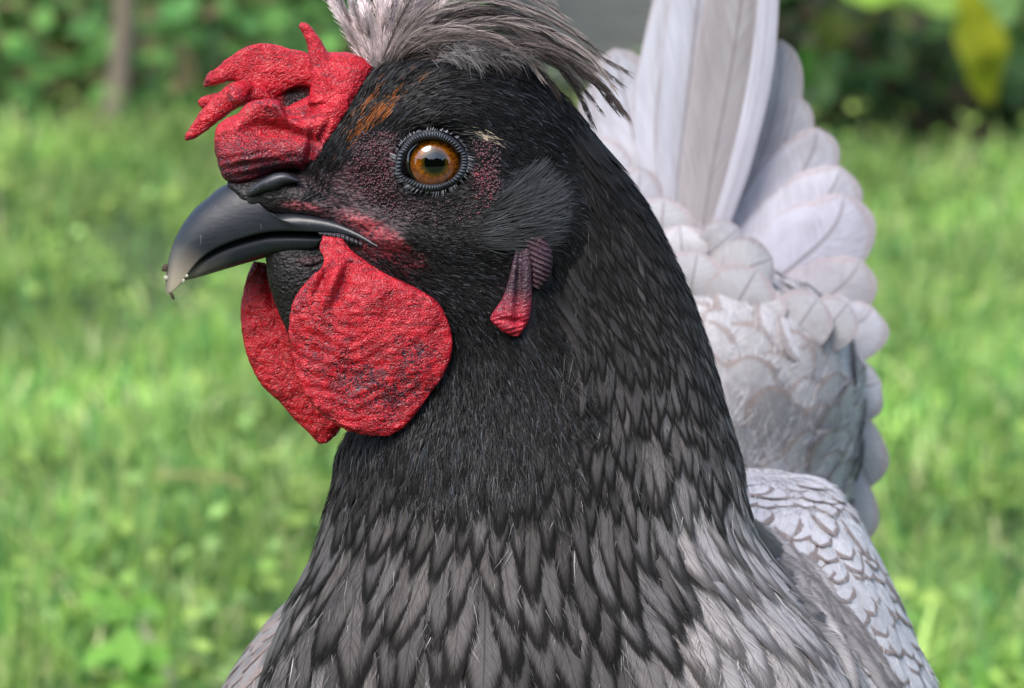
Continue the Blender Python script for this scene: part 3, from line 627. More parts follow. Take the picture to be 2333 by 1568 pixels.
strip_mesh('ear_tuft', pts, 2.0*np.array([.8, 1, .9, .6, .15])[None]*rng.uniform(.6, 1.2, (n_e, 1)), np.broadcast_to(sde[:, None], pts.shape), np.stack([ce*.5, ce*.8, ce, ce*1.3, ce*1.5], 1), M_HAIR, hen, C, 'stuff')
# skin papillae round the eye: tiny raised granules
np_ = 1900
aa = rng.uniform(0, 6.283, np_); rr = rng.uniform(96, 175, np_); pu = EYE[0]+np.cos(aa)*rr*1.05; pv = EYE[1]+np.sin(aa)*rr*.85
kk = ((pu < 905) & (pv > 300) & (pv < 470) & (pu > 790)) | ((pu > 1075) & (pu < 1140) & (pv > 320) & (pv < 460)) | ((pv > 460) & (pv < 520) & (pu < 1120) & (rng.random(np_) < .4))
PV = []; PF = []; PC = []
oct_ = np.array([(1,0,0),(0,1,0),(-1,0,0),(0,-1,0),(.6,.6,-.8),(-.6,.6,-.8),(-.6,-.6,-.8),(.6,-.6,-.8),(0,0,-1.15)])
of = [(0,1,4),(1,5,4),(1,2,5),(2,6,5),(2,3,6),(3,7,6),(3,0,7),(0,4,7),(4,5,8),(5,6,8),(6,7,8),(7,4,8)]
for u_, v_ in zip(pu[kk], pv[kk]):
    p, n_ = surf(u_, v_); r_ = random.uniform(2.0, 4.2); b_ = len(PV)
    PV += [tuple(p+o_*r_) for o_ in oct_]; PF += [tuple(i+b_ for i in f) for f in of]
    red = math.exp(-((u_-1105)/30)**2)*.9 + (.55 if u_ < 900 else .15); red *= random.uniform(.0, .75)
    c = np.array([.014, .007, .010])*(1-min(red, 1))+np.array([.11, .016, .028])*min(red, 1); PC += [tuple(c*random.uniform(.5, 1.5))]*9
tp = NT('papilla'); link('skin_papillae', mesh_from('skin_papillae', np.array(PV), PF, tp.fin(tp.pbr(Base_Color=tp.attr().outputs['Color'], Roughness=.4)), True, np.array(PC)), hen, C)['kind'] = 'stuff'

# ------------------------------------------------------------------ contour feathers
def feather_geo(shape='lance', nx=4, ny=9, bend=.10, camber=.16, twist=0.0, rachis=True):
    V = []; UV = []; F = []
    for j in range(ny+1):
        y = j/ny
        if shape == 'lance': hw = .5*(math.sin(math.pi*min(1, (y*.78+.20)))**.75 if y < .999 else .10)*(1 if y < .5 else 1-.25*(y-.5))
        else: hw = .5*(min(1, y/.35+.35)*(1-max(0, (y-.62)/.38)**2.6)**.5 if y < .999 else .12)
        for i in range(nx+1):
            x = (i/nx)*2-1; xx = x*hw
            z = -camber*x*x*hw*2 - bend*y*y
            V.append((xx+twist*y*y, y, z)); UV.append((.5+x*.5, y))
    for j in range(ny):
        for i in range(nx):
            a = j*(nx+1)+i; F.append((a, a+1, a+nx+2, a+nx+1))
    return np.array(V), F, np.array(UV)
VARS = {}
for shp in ('lance', 'round'):
    VARS[shp] = [feather_geo(shp, 4 if shp == 'lance' else 6, 6 if shp == 'lance' else 12, bend=.03+.05*k % .2, camber=(.10+.03*k if shp == 'lance' else .03+.01*k), twist=(-.06, 0, .06, -.03, .04)[k % 5]) for k in range(5)]
MESH = {}
def fmesh(shp, k, mat, name='feather'):
    key = (shp, k, mat.name)
    if key not in MESH:
        V, F, UV_ = VARS[shp][k]; MESH[key] = mesh_from(name, V, F, mat, True, uv=UV_)
    return MESH[key]
def fmat(p, d, n_, wd, ln, lift=.0, tw=0.0):
    n_ = nrm(n_); d = nrm(d-n_*np.dot(d, n_)); d = nrm(d*math.cos(lift)+n_*math.sin(lift)); z = nrm(n_-d*np.dot(d, n_)); x = np.cross(d, z)
    if tw: x, z = x*math.cos(tw)+z*math.sin(tw), z*math.cos(tw)-x*math.sin(tw)
    return Matrix(((x[0]*wd, d[0]*ln, z[0]*ln, p[0]), (x[1]*wd, d[1]*ln, z[1]*ln, p[1]), (x[2]*wd, d[2]*ln, z[2]*ln, p[2]), (0, 0, 0, 1)))
def emit(name, recs, shp, mat_o, mat_j, jname, label=None):
    """recs: (screen size, Matrix in working space, rgba). 300 largest in view as parts, the rest one joined part."""
    recs.sort(key=lambda r: -r[0]); big, rest = recs[:300], recs[300:]
    for _, M, rgba in big:
        o = link(name, fmesh(shp, random.randrange(5), mat_o), hen, C @ M); o.color = rgba
    if rest:
        VV = []; FF = []; CC = []; UU = []; b_ = 0; SD = []
        for _, M, rgba in rest:
            V, F, UV_ = VARS[shp][random.randrange(5)]; m = np.array(M)
            VV.append(V@m[:3, :3].T+m[:3, 3]); FF.append(np.array(F)+b_); b_ += len(V); CC.append(np.tile(rgba, (len(V), 1))); UU.append(UV_); SD.append(np.full(len(V), random.random()*37))
        me = mesh_from(jname, np.concatenate(VV), np.concatenate(FF), mat_j, True, np.concatenate(CC), np.concatenate(UU))
        a = me.attributes.new('seed', 'FLOAT', 'POINT'); a.data.foreach_set('value', np.concatenate(SD).astype(np.float32))
        link(jname, me, hen, C)['kind'] = 'stuff'
def interp(x, xs, ys): return float(np.interp(x, xs, ys))
class Loft:
    def __init__(s, st, expo=1.0):
        s.st = catmull(np.array(st, float), 400); s.e = expo
        A = Q(np.c_[s.st[:, 0:2], s.st[:, 5]]); B = Q(np.c_[s.st[:, 2:4], s.st[:, 5]]); s.c = (A+B)/2; s.h = (A-B)/2
    def P(s, t, ph):
        t = min(max(t, 0), 1)*399; i = min(int(t), 398); f = t-i
        c = s.c[i]*(1-f)+s.c[i+1]*f; h = s.h[i]*(1-f)+s.h[i+1]*f; T = s.st[i, 4]*(1-f)+s.st[i+1, 4]*f
        si = math.sin(ph); si = math.copysign(abs(si)**s.e, si); p = c+h*math.cos(ph); p[2] -= T*si; return p
    def frame(s, t, ph):
        p = s.P(t, ph); a = s.P(t+.004, ph)-s.P(t-.004, ph); b = s.P(t, ph+.02)-s.P(t, ph-.02)
        n_ = np.cross(a, b); n_ = nrm(n_); cen = s.c[int(min(max(t, 0), 1)*399)]
        if np.dot(n_, p-cen) < 0: n_ = -n_
        return p, nrm(a), nrm(b), n_, np.linalg.norm(a)/.008, np.linalg.norm(b)/.04
    def scatter(s, sizef, t0, t1, ph0, ph1, dv=.40, dw=.58):
        t = t0; row = 0
        while t < t1:
            p, a, b, n_, sa, sb = s.frame(t, math.pi/2); uv_ = iQ(p); wd, ln = sizef(uv_, t)
            ph = ph0+random.random()*.1
            while ph < ph1:
                p2, a2, b2, n2, sa2, sb2 = s.frame(t, ph); wd2, ln2 = sizef(iQ(p2), t)
                tt = t+random.uniform(-.4, .4)*dv*ln/max(sa, 1)
                p3, a3, b3, n3, _, _ = s.frame(tt, ph+random.uniform(-.2, .2)*wd2/max(sb2, 1)); uv3 = iQ(p3); wd3, ln3 = sizef(uv3, tt)
                yield p3, sa2, sb2, n3, uv3, wd3*random.uniform(.85, 1.2), ln3*random.uniform(.85, 1.2), tt, ph
                ph += dw*wd2/max(sb2, 1)
            t += dv*ln/max(sa, 1); row += 1
def Pv(L, t, ph):
    t = np.clip(t, 0, 1)*399; i = np.clip(t.astype(int), 0, 398); f = (t-i)[:, None]
    c = L.c[i]*(1-f)+L.c[i+1]*f; h = L.h[i]*(1-f)+L.h[i+1]*f; T = L.st[i, 4]*(1-f[:, 0])+L.st[i+1, 4]*f[:, 0]
    si = np.sin(ph); si = np.sign(si)*np.abs(si)**L.e; p = c+h*np.cos(ph)[:, None]; p[:, 2] -= T*si; return p
def conform(L, shp, t, ph, wd, ln, sa, sb, lift, yaw=0., h0=1.5, root=.42, tipup=0., tw=0.):
    V, F, UV_ = VARS[shp][random.randrange(5)]
    x = V[:, 0]*wd; y = (V[:, 1]-root)*ln; x, y = x*math.cos(yaw)+y*math.sin(yaw), y*math.cos(yaw)-x*math.sin(yaw)
    tt = t+y/max(sa, 1); pp = ph+x/max(sb, 1)
    P0 = Pv(L, tt, pp); a = Pv(L, tt+.004, pp)-Pv(L, tt-.004, pp); b = Pv(L, tt, pp+.02)-Pv(L, tt, pp-.02); n_ = nrm(np.cross(a, b))
    cen = L.c[np.clip((tt*399).astype(int), 0, 399)]; n_ *= np.where(((P0-cen)*n_).sum(1) < 0, -1, 1)[:, None]
    xl = V[:, 0]*2; h = h0+lift*V[:, 1]+tipup*V[:, 1]**3-wd*.06*xl**2+tw*xl*wd*.5
    return P0+n_*h[:, None], F, UV_
def emitc(name, recs, mat_o, mat_j, jname):
    recs.sort(key=lambda r: -r[0]); big, rest = recs[:300], recs[300:]
    for _, (V, F, U_), rgba in big:
        o = link(name, mesh_from(name, V, F, mat_o, True, uv=U_), hen, C); o.color = rgba
    if rest:
        b_ = 0; FF = []; 
        for _, (V, F, U_), rgba in rest: FF.append(np.array(F)+b_); b_ += len(V)
        me = mesh_from(jname, np.concatenate([r[1][0] for r in rest]), np.concatenate(FF), mat_j, True, np.concatenate([np.tile(r[2], (len(r[1][0]), 1)) for r in rest]), np.concatenate([r[1][2] for r in rest]))
        a = me.attributes.new('seed', 'FLOAT', 'POINT'); a.data.foreach_set('value', np.concatenate([np.full(len(r[1][0]), random.random()*37) for r in rest]).astype(np.float32))
        link(jname, me, hen, C)['kind'] = 'stuff'
LN = Loft(neck_st, .92)
def nsize(uv_, t):
    v = uv_[1]+.18*(uv_[0]-1200)*(-1 if uv_[0] > 1200 else .3)
    return interp(v, [200,450,700,900,1050,1200,1400,1600,1800],[24,28,34,42,54,76,104,126,145]), interp(v, [200,450,700,900,1050,1200,1400,1600,1800],[95,135,175,220,265,325,380,420,440])
recs = []
HEADF = [(600,0),(1290,0),(1330,300),(1330,520),(1300,640),(1290,800),(1220,940),(1120,960),(1000,950),(940,930),(600,900)]
for p, a, b, n_, uv_, wd, ln, t, ph in LN.scatter(nsize, .12, .80, -.5, math.pi+.5, .33, .50):
    if uv_[1] > 1900 or (inpoly(uv_[None], HEADF)[0]) or uv_[1] < 330: continue
    if n_[2] > .75: continue
    v = uv_[1]; u = uv_[0]
    # colour of the pale centre of the feather
    lum = interp(v, [400,700,900,1050,1180,1320,1450,1600],[.013,.040,.074,.105,.140,.168,.190,.215])
    right = max(0, min(1, (u-(1330+.10*(v-700)))/300)); lum *= 1+1.6*right*(1 if v > 500 else .3)
    if v > 1080: lum *= 1+2.4*max(0, min(1, (u-1480)/250))*min(1, (v-1080)/120); 
    if v > 1400 and u < 700: lum *= 1.1
    if 760 < u < 1050 and v < 1350: lum *= .95
    lum *= (1-.55*max(0, min(1, (1290-u)/90))*max(0, min(1, (1180-v)/140))); lum *= math.exp(random.gauss(0, .28)); lum = min(lum, .60)
    al_ = interp(lum, [.10, .30, .45], [1.0, .85, .65])
    warm = random.random(); c = (lum*(1.02+.05*warm), lum*.985, lum*(1.02-.06*warm), al_)
    M = conform(LN, 'lance', t, ph, wd, ln, a, b, 5+.045*wd+random.uniform(0, 4), random.gauss(0, .09), 1.5, .45, random.uniform(0, 3), random.gauss(0, .04))
    vis = (1 if n_[2] < .1 else .2)*wd*(1 if v < 1640 else .3)
    recs.append((vis, M, c))
emitc('neck_feather', recs, M_FE, M_FEJ, 'small_neck_feathers')
M_WFJ = feather_mat('white_feather_joined', True, (.17, .135, .125), .86, .95, (.58, .55, .54), .74, 30, .12)
def loose_barbs(name, L, N, t0, t1, ph0, ph1, cf, mat, h=(4, 12), ang=.22, ok=None, back=False):
    t = rng.uniform(t0, t1, N); ph = rng.uniform(ph0, ph1, N); p = Pv(L, t, ph); a = Pv(L, t+.004, ph)-Pv(L, t-.004, ph); b = Pv(L, t, ph+.02)-Pv(L, t, ph-.02)
    n_ = nrm(np.cross(a, b)); cen = L.c[np.clip((t*399).astype(int), 0, 399)]; n_ *= np.where(((p-cen)*n_).sum(1) < 0, -1, 1)[:, None]
    uv_ = iQ(p); k = (n_[:, 2] < .35) & (uv_[:, 1] < 1640); 
    if ok is not None: k &= ok(uv_)
    p, a, b, n_, uv_ = p[k], nrm(a[k]), nrm(b[k]), n_[k], uv_[k]; n2 = len(p); an = rng.normal(0, ang, n2)[:, None]+rng.choice([-.28, .28], n2)[:, None]
    if back: an = an+math.pi
    d = a*np.cos(an)+b*np.sin(an); col_, L_, w_ = cf(uv_, n2); K = 4; s_ = np.linspace(0, 1, K)[None, :, None]; sd = nrm(np.cross(d, n_))
    hh = rng.uniform(*h, n2)[:, None, None]; cv = rng.normal(0, .10, n2)[:, None, None]
    pts = p[:, None]+d[:, None]*L_[:, None, None]*s_+n_[:, None]*(hh*(.35+.65*s_))+sd[:, None]*L_[:, None, None]*cv*s_*s_
    tw = rng.normal(0, .5, n2)[:, None]; sd = nrm(sd*np.cos(tw)+n_*np.sin(tw))[:, None]
    strip_mesh(name, pts, w_[:, None]*np.array([.5, 1, .7, .12])[None], np.broadcast_to(sd, pts.shape), col_, mat, hen, C, 'stuff')
def neck_cf(uv_, n2):
    v, u = uv_[:, 1], uv_[:, 0]; lum = np.interp(v, [400,700,900,1050,1180,1320,1450,1600],[.008,.022,.042,.066,.095,.125,.15,.17])
    lum = lum*(1+1.8*np.clip((u-1450)/250, 0, 1)*np.clip((v-1000)/150, 0, 1))*np.exp(rng.normal(-.25, .6, n2))
    return np.minimum(lum, .5)[:, None]*np.array([1.03, .98, .98]), rng.uniform(30, 75, n2)*np.interp(v, [500, 1400], [.8, 1.25]), rng.uniform(1.0, 2.2, n2)
loose_barbs('loose_barbs', LN, 30000, .20, .86, -.3, math.pi+.3, neck_cf, M_HAIR, (3, 13), .10, lambda q: (q[:, 1] > 420) & ~inpoly(q, HEADF))
# back and wing cover
LB = Loft(back_st); recs = []
for p, a, b, n_, uv_, wd, ln, t, ph in LB.scatter(lambda uv_, t: (interp(uv_[1], [1050,1250,1500,1800],[84,98,120,140]), interp(uv_[1], [1050,1250,1500,1800],[115,140,190,240])), .10, .80, math.pi*.35, math.pi+.7, .40, .60):
    if n_[2] > .7 or uv_[1] > 1850: continue
    l_ = random.uniform(.76, .88); recs.append((wd*(1 if n_[2] < .2 else .3), conform(LB, 'round', t, ph, wd, ln, a, b, 5+random.uniform(0, 4), random.gauss(0, .24), 1.5, .45, random.uniform(0, 4)), (l_*.98, l_*.97, l_, 1.0)))
emitc('back_feather', recs, M_WF, M_WFJ, 'small_back_feathers')
LR = Loft(rump_st); recs = []
for p, a, b, n_, uv_, wd, ln, t, ph in LR.scatter(lambda uv_, t: (interp(uv_[1], [560,700,900,1300],[120,160,165,140]), interp(uv_[1], [560,700,900,1300],[150,195,205,180])), .01, .62, math.pi*.40, math.pi+.75, .36, .62):
    if n_[2] > .7: continue
    l_ = random.uniform(.54, .80); m_ = .75; l_ *= 1-.30*math.exp(-((uv_[0]-1760)/110)**2-((uv_[1]-985)/70)**2)
    if 1000 < uv_[1] < 1130 and random.random() < .4: l_ *= .7
    recs.append((wd*(1 if n_[2] < .2 else .3), conform(LR, 'round', t, ph, wd, ln, a, b, 10+random.uniform(0, 16), math.pi+random.gauss(.25, .5), 2, .40, random.uniform(0, 14), random.gauss(0, .10)), (l_*.98, l_*.965, l_*1.0, m_)))
emitc('rump_feather', recs, M_WF, M_WFJ, 'small_rump_feathers')
def pale_cf(uv_, n2): return (rng.uniform(.35, .8, n2))[:, None]*np.array([1, .98, 1.01]), rng.uniform(25, 60, n2), rng.uniform(1.5, 3.0, n2)
loose_barbs('rump_down', LR, 15000, .0, .62, math.pi*.4, math.pi+.7, pale_cf, M_DOWN, (6, 30), .5, back=True)
loose_barbs('back_down', LB, 7000, .06, .8, math.pi*.35, math.pi+.6, pale_cf, M_DOWN, (3, 12), .25)
LL = Loft(left_st); recs = []
for p, a, b, n_, uv_, wd, ln, t, ph in LL.scatter(lambda uv_, t: (70, 170), .02, .7, -.7, math.pi*.6, .3, .55):
    if n_[2] > .7 or uv_[1] > 1800: continue
    l_ = random.uniform(.24, .36); recs.append((wd, conform(LL, 'lance', t, ph, wd, ln, a, b, 12, random.gauss(0, .1)), (l_, l_*.97, l_*.98, 1.0)))
emitc('wing_feather', recs, M_WF, M_WFJ, 'small_wing_feathers')

def over_back(u0, v0, u1, v1, bow, wd, lum, al_):
    pts = []
    for q in np.linspace(0, 1, 5):
        u = u0+(u1-u0)*q+bow*math.sin(q*math.pi)*.7; v = v0+(v1-v0)*q-bow*math.sin(q*math.pi)*.5
        pts.append(surf(u, v)[0]+np.array([0, 0, -10-12*q]))
    P = catmull(pts, 22); T = nrm(np.gradient(P, axis=0)); side = nrm(np.cross(T, [0, 0, 1.])); V = []; U = []; F = []
    for j in range(22):
        y = j/21; hw = wd*.5*math.sin(math.pi*min(1, y*.8+.19))**.7
        for i in range(7):
            x = i/3-1; V.append(P[j]+side[j]*x*hw+np.array([0, 0, 1.])*.35*x*x*hw); U.append((.5+x*.5, y))
    for j in range(21):
        for i in range(6): a = j*7+i; F.append((a, a+1, a+8, a+7))
    o = link('cape_feather', mesh_from('cape_feather', np.array(V), F, M_FE, True, uv=np.array(U)), hen, C); o.color = (lum*1.02, lum*.98, lum, al_)
for k in range(22):
    f = random.random(); g = random.random()
    u0, v0 = 1690+150*f+40*g, 1200+230*f-20*g; ln = random.uniform(200, 330); a_ = R(random.uniform(42, 58))
    over_back(u0, v0, u0+ln*math.cos(a_), v0+ln*math.sin(a_), random.uniform(8, 26), random.uniform(50, 76), random.uniform(.50, .72), .40)
# ------------------------------------------------------------------ tail
def tail_feather(sp, widths, offs, col, lace=.8, roll=0.0, name='tail_feather', cam=.16):
    sp = np.array(sp, float); n_ = 26; P = catmull(Q(sp), n_); Wd = np.interp(np.linspace(0, 1, n_), np.linspace(0, 1, len(widths)), widths)
    T = nrm(np.gradient(P, axis=0)); side = nrm(np.cross(T, np.array([0, 0, 1.]))); side = nrm(side*math.cos(roll)+np.array([0, 0, 1.])*math.sin(roll))
    nx = 10; V = []; U = []; F = []
    for j in range(n_):
        nn_ = np.cross(side[j], T[j]); y = j/(n_-1); hw = Wd[j]*.5*(math.sqrt(max(.001, 1-max(0, (y-.80)/.20)**2.2)))
        for i in range(nx+1):
            x = i/nx*2-1; V.append(P[j]+side[j]*x*hw+nn_*(-cam*x*x*hw)*(1 if nn_[2] < 0 else -1)); U.append((.5+x*.5, y))
    for j in range(n_-1):
        for i in range(nx):
            a = j*(nx+1)+i; F.append((a, a+1, a+nx+2, a+nx+1))
    o = link(name, mesh_from(name, np.array(V), F, M_TF, True, uv=np.array(U)), hen, C); o.color = (*col, lace); return o
M_TF = feather_mat('tail_feather', False, (.22, .18, .18), .91, 1.0, (.17, .14, .14), 1.06, 60, .15)
b0 = (1560, 640, 1950)
TF = [ # spine points, widths, colour, lace
 ([(1480,560,2000),(1440,420,2080),(1390,290,2120),(1345,195,2120)], (60,120,130,90), (.78,.78,.82), .3),
 ([(1500,540,1980),(1460,380,2060),(1425,230,2100),(1400,110,2100)], (60,130,150,110), (.76,.77,.82), .4),
 ([(1520,560,1960),(1495,380,2020),(1500,200,2060),(1540,-10,2080),(1580,-150,2080)], (60,110,130,120,80), (.72,.74,.80), .5),
 ([(1540,600,1940),(1545,400,1980),(1575,150,2000),(1600,-80,2020),(1620,-260,2020)], (70,130,170,170,120), (.66,.68,.74), .6),
 ([(1590,600,1920),(1620,400,1930),(1665,160,1940),(1700,-80,1940),(1720,-280,1950)], (80,170,210,190,120), (.52,.50,.49), .8),
 ([(1610,600,1900),(1685,380,1900),(1735,160,1905),(1752,-40,1905),(1755,-200,1900)], (40,60,66,60,50), (.74,.75,.82), .5),
 ([(1600,620,1980),(1670,500,2000),(1740,340,2030),(1775,190,2040),(1780,90,2040)], (60,110,120,110,70), (.66,.64,.66), .5),
 ([(1600,620,2000),(1690,500,2010),(1765,380,2030),(1800,280,2040),(1812,215,2040)], (60,130,140,110,70), (.72,.72,.76), .5),
 ([(1600,640,1990),(1710,540,1990),(1800,430,2010),(1850,350,2020),(1862,290,2020)], (70,150,160,130,80), (.76,.76,.81), .5),
 ([(1600,660,1960),(1720,600,1950),(1820,520,1960),(1890,440,1970),(1918,380,1980)], (80,170,190,160,100), (.76,.76,.82), .5),
 ([(1620,690,1930),(1740,650,1920),(1840,580,1920),(1905,510,1930),(1925,440,1940)], (80,180,220,190,120), (.74,.74,.82), .5),
 ([(1640,720,1900),(1760,720,1880),(1860,690,1880),(1930,640,1900),(1962,590,1920)], (80,150,170,150,100), (.62,.60,.62), .6),
 ([(1680,780,1880),(1800,780,1860),(1900,760,1860),(1965,730,1880),(1990,700,1900)], (80,150,170,150,100), (.74,.74,.78), .5),
 ([(1700,850,1850),(1820,870,1820),(1910,880,1820),(1975,880,1840),(2008,870,1860)], (80,150,170,150,100), (.74,.74,.78), .5),
 ([(1720,900,1800),(1830,960,1790),(1920,1010,1790),(1965,1060,1800),(1985,1110,1820)], (80,140,160,130,80), (.66,.65,.67), .6),
 ([(1720,980,1800),(1820,1060,1790),(1900,1120,1790),(1950,1180,1800),(1965,1240,1820)], (80,140,150,110,60), (.70,.69,.71), .6),
 ([(1420,640,1900),(1500,600,1850),(1560,560,1820),(1590,500,1820)], (60,110,110,70), (.62,.61,.63), .6),
 ([(1400,600,1900),(1420,520,1850),(1450,450,1830),(1460,380,1830)], (80,120,120,80), (.78,.77,.80), .4),
 ([(1380,560,1950),(1380,460,1960),(1370,380,1980),(1350,310,2000)], (80,130,140,90), (.80,.80,.83), .3),
]
for sp, wd, c, la in TF: tail_feather(sp, tuple(k*(1.0 if sp[-1][1] < 0 else 1.28) for k in wd), 0, tuple(k*m for k, m in zip(c, (.84, .84, .88))), .6)
# soft cover feathers standing up at the root of the tail
for (u, v, w_, ln, a_) in [(1440,640,1560,150,-100),(1500,600,1540,150,-85),(1560,640,1500,130,-95),(1600,590,1500,110,-40),(1620,640,1460,150,-20),(1490,700,1450,150,-105),(1560,740,1430,170,-80),(1640,760,1420,170,-60),(1700,790,1420,150,-75),(1780,800,1440,150,-55),(1850,790,1480,130,-50)]:
    a = R(a_); d_ = np.array([math.cos(a), math.sin(a)]); pp_ = [(u+d_[0]*ln*q, v+d_[1]*ln*q, w_-20*q-45*q*q*(1-q)*2+50*q**3) for q in np.linspace(0, 1, 5)]
    l_ = random.uniform(.48, .66); tail_feather(pp_, (ln*.6, ln*.95, ln*1.1, ln*1.05, ln*.8), 0, (l_*.98, l_*.97, l_), .7, name='tail_covert', cam=.07)
# ------------------------------------------------------------------ crest: arched feathers with loose barbs, and a soft tuft in front
def plume(name, sp, barb, ang0, n_b, col, mat, wbarb=1.7, jit=.12, curl=.35, prof=None, fuzz=0.0):
    P = catmull(Q(np.array(sp, float)), 60); T = nrm(np.gradient(P, axis=0)); X = nrm(np.cross(T, np.array([0, 0, -1.])))
    t = rng.uniform(.06, 1, n_b); i = np.clip((t*59).astype(int), 0, 58); sgn = np.where(rng.random(n_b) < .5, -1, 1)
    Lb = barb*(np.sin(np.pi*np.clip(t*.82+.12, 0, 1))**.7 if prof is None else prof(t))*rng.uniform(.75, 1.15, n_b)
    a = ang0*(1-.35*t)+rng.normal(0, jit, n_b); d = T[i]*np.cos(a)[:, None]+X[i]*(sgn*np.sin(a))[:, None]+np.c_[np.zeros(n_b), np.zeros(n_b), rng.normal(-.05, .22+fuzz, n_b)]
    d = nrm(d); K = 5; s_ = np.linspace(0, 1, K)[None, :, None]
    cur = (T[i]-d)*curl
    pts = P[i][:, None]+d[:, None]*Lb[:, None, None]*s_+cur[:, None]*Lb[:, None, None]*s_**2*.9
    pts[..., 1] += (Lb[:, None]*.10*s_[..., 0]**2)
    wid = wbarb*rng.uniform(.6, 1.2, n_b)[:, None]*np.array([1, .9, .75, .55, .15])[None]
    sd = nrm(np.cross(d, np.array([0, 0, -1.])+rng.normal(0, .4, (n_b, 3))))[:, None]
    cl = np.array(col)[None]*np.exp(rng.normal(0, .28, n_b))[:, None]; colk = np.stack([cl*.55, cl*.8, cl, cl*1.1, cl*1.2], 1)
    # shaft
    n5 = 12; Ps = P[np.linspace(0, 59, n5*5-(n5-1)).astype(int)] if False else P
    sh = np.stack([P[k:k+5] for k in range(0, 56, 4)], 0); ns_ = len(sh)
    ws = np.array([np.interp(np.arange(k, k+5)/59, [0, 1], [4.2, 1.0]) for k in range(0, 56, 4)])
    ss_ = np.broadcast_to(nrm(np.cross(T[::1], [0, 0, -1.]))[[range(k, k+5) for k in range(0, 56, 4)]], sh.shape)
    pts = np.concatenate([pts, sh]); wid = np.concatenate([wid, ws]); sdA = np.concatenate([np.broadcast_to(sd, (n_b, K, 3)), ss_]); colk = np.concatenate([colk, np.broadcast_to(np.array(col)*.30, (ns_, 5, 3))])
    return strip_mesh(name, pts, wid, sdA, colk, mat, hen, C)
GREY, BROWN, PALE = (.16, .130, .122), (.060, .048, .044), (.36, .30, .285)
base_cr = [
 ([(880,150),(950,45),(1100,0),(1220,25),(1325,79)], PALE), ([(890,150),(990,60),(1150,35),(1300,95),(1432,165)], GREY), ([(885,155),(1000,85),(1160,70),(1310,120),(1415,192)], GREY),
 ([(890,160),(1040,100),(1200,95),(1330,150),(1430,268)], GREY), ([(890,162),(1030,118),(1210,120),(1300,185),(1352,285)], BROWN), ([(895,165),(1050,130),(1180,145),(1270,205),(1336,280)], BROWN),
 ([(870,140),(930,10),(1010,-60),(1160,-50),(1260,0)], PALE), ([(880,150),(960,30),(1080,-30),(1200,-10),(1290,40)], PALE), ([(885,155),(970,70),(1100,30),(1220,50),(1310,110)], BROWN),
 ([(885,160),(960,100),(1060,80),(1150,100),(1230,150)], GREY), ([(880,165),(940,120),(1010,105),(1080,125),(1140,170)], BROWN), ([(900,170),(980,130),(1080,130),(1150,170),(1190,220)], GREY),
 ([(890,155),(1000,50),(1130,10),(1260,50),(1370,120)], GREY), ([(890,160),(1010,70),(1180,50),(1320,110),(1400,200)], PALE), ([(895,165),(1050,110),(1220,110),(1350,180),(1415,250)], BROWN)]
for k in range(46):
    sp, c = base_cr[k % len(base_cr)]
    first = k < len(base_cr); sp = np.array(sp, float)
    z0 = random.uniform(-70, 90); 
    if not first:
        sc_k = random.uniform(.62, 1.0); sp = sp[0]+(sp-sp[0])*sc_k+np.array([random.uniform(-18, 22), random.uniform(-14, 20)])*np.linspace(.4, 1, 5)[:, None]
    zz = -40+z0*np.linspace(.3, 1, 5)-30*np.sin(np.linspace(0, math.pi, 5))
    cc_ = np.array(c)*math.exp(random.gauss(0, .15))
    plume('crest_feather', np.c_[sp, zz], 70 if first else 60, .40, 300 if first else 220, cc_, M_DOWN, 1.5, .10, .65, lambda t: np.interp(t, [0, .2, .5, .8, 1], [.9, 1, .85, .6, .42]))
for k in range(26):
    f = k/25; a_ = math.radians(-119+60*f+random.uniform(-6, 6)); Lk = random.uniform(150, 235)
    x0, y0 = 846+50*f+random.uniform(-5, 5), 168-14*f; ca, sa = math.cos(a_), math.sin(a_); bendx = -10+40*f
    if f < .3: Lk *= .9
    sp = [(x0+ca*Lk*q+bendx*q*q, y0+sa*Lk*q, -20+random.uniform(-70, 50)*q) for q in (0, .33, .66, 1)]
    plume('crest_feather', sp, 40, .5, 330, np.array((.70, .60, .60))*math.exp(random.gauss(0, .12)), M_DOWN, 1.6, .25, .5, lambda t: np.interp(t, [0, .15, .7, 1], [.6, 1, .9, .6]), .12)
sp = catmull(Q([(790,45,-30),(770,25,-40),(748,8,-45),(722,-8,-50)]), 12)[None]
strip_mesh('crest_bristle', sp, np.linspace(3.2, 1.2, 12)[None], np.broadcast_to(np.array([.5, .85, 0]), sp.shape), np.array([[.55, .5, .42]]), M_DOWN, hen)
# grey downy tufts lying on the crown under the crest
def tuft(cu, cv, ru, rv, a0, Lh, n_, c, z=-40):
    u_ = rng.normal(cu, ru, n_); v_ = rng.normal(cv, rv, n_); a = a0+rng.normal(0, .5, n_); L_ = Lh*rng.uniform(.5, 1.2, n_)
    p = Q(np.c_[u_, v_, np.full(n_, z)+rng.normal(0, 14, n_)]); d = nrm(np.c_[np.cos(a), np.sin(a), rng.normal(-.1, .3, n_)]); K = 5; s_ = np.linspace(0, 1, K)[None, :, None]
    pts = p[:, None]+d[:, None]*L_[:, None, None]*s_; pts[..., 1] += L_[:, None]*.3*s_[..., 0]**2
    wid = 1.6*np.array([1, .9, .7, .5, .15])[None]*np.ones((n_, 1)); sd = nrm(np.cross(d, [0, 0, -1.]))[:, None]
    return pts, wid, np.broadcast_to(sd, pts.shape), np.repeat((np.array(c)[None]*np.exp(rng.normal(0, .35, n_))[:, None])[:, None], K, 1)
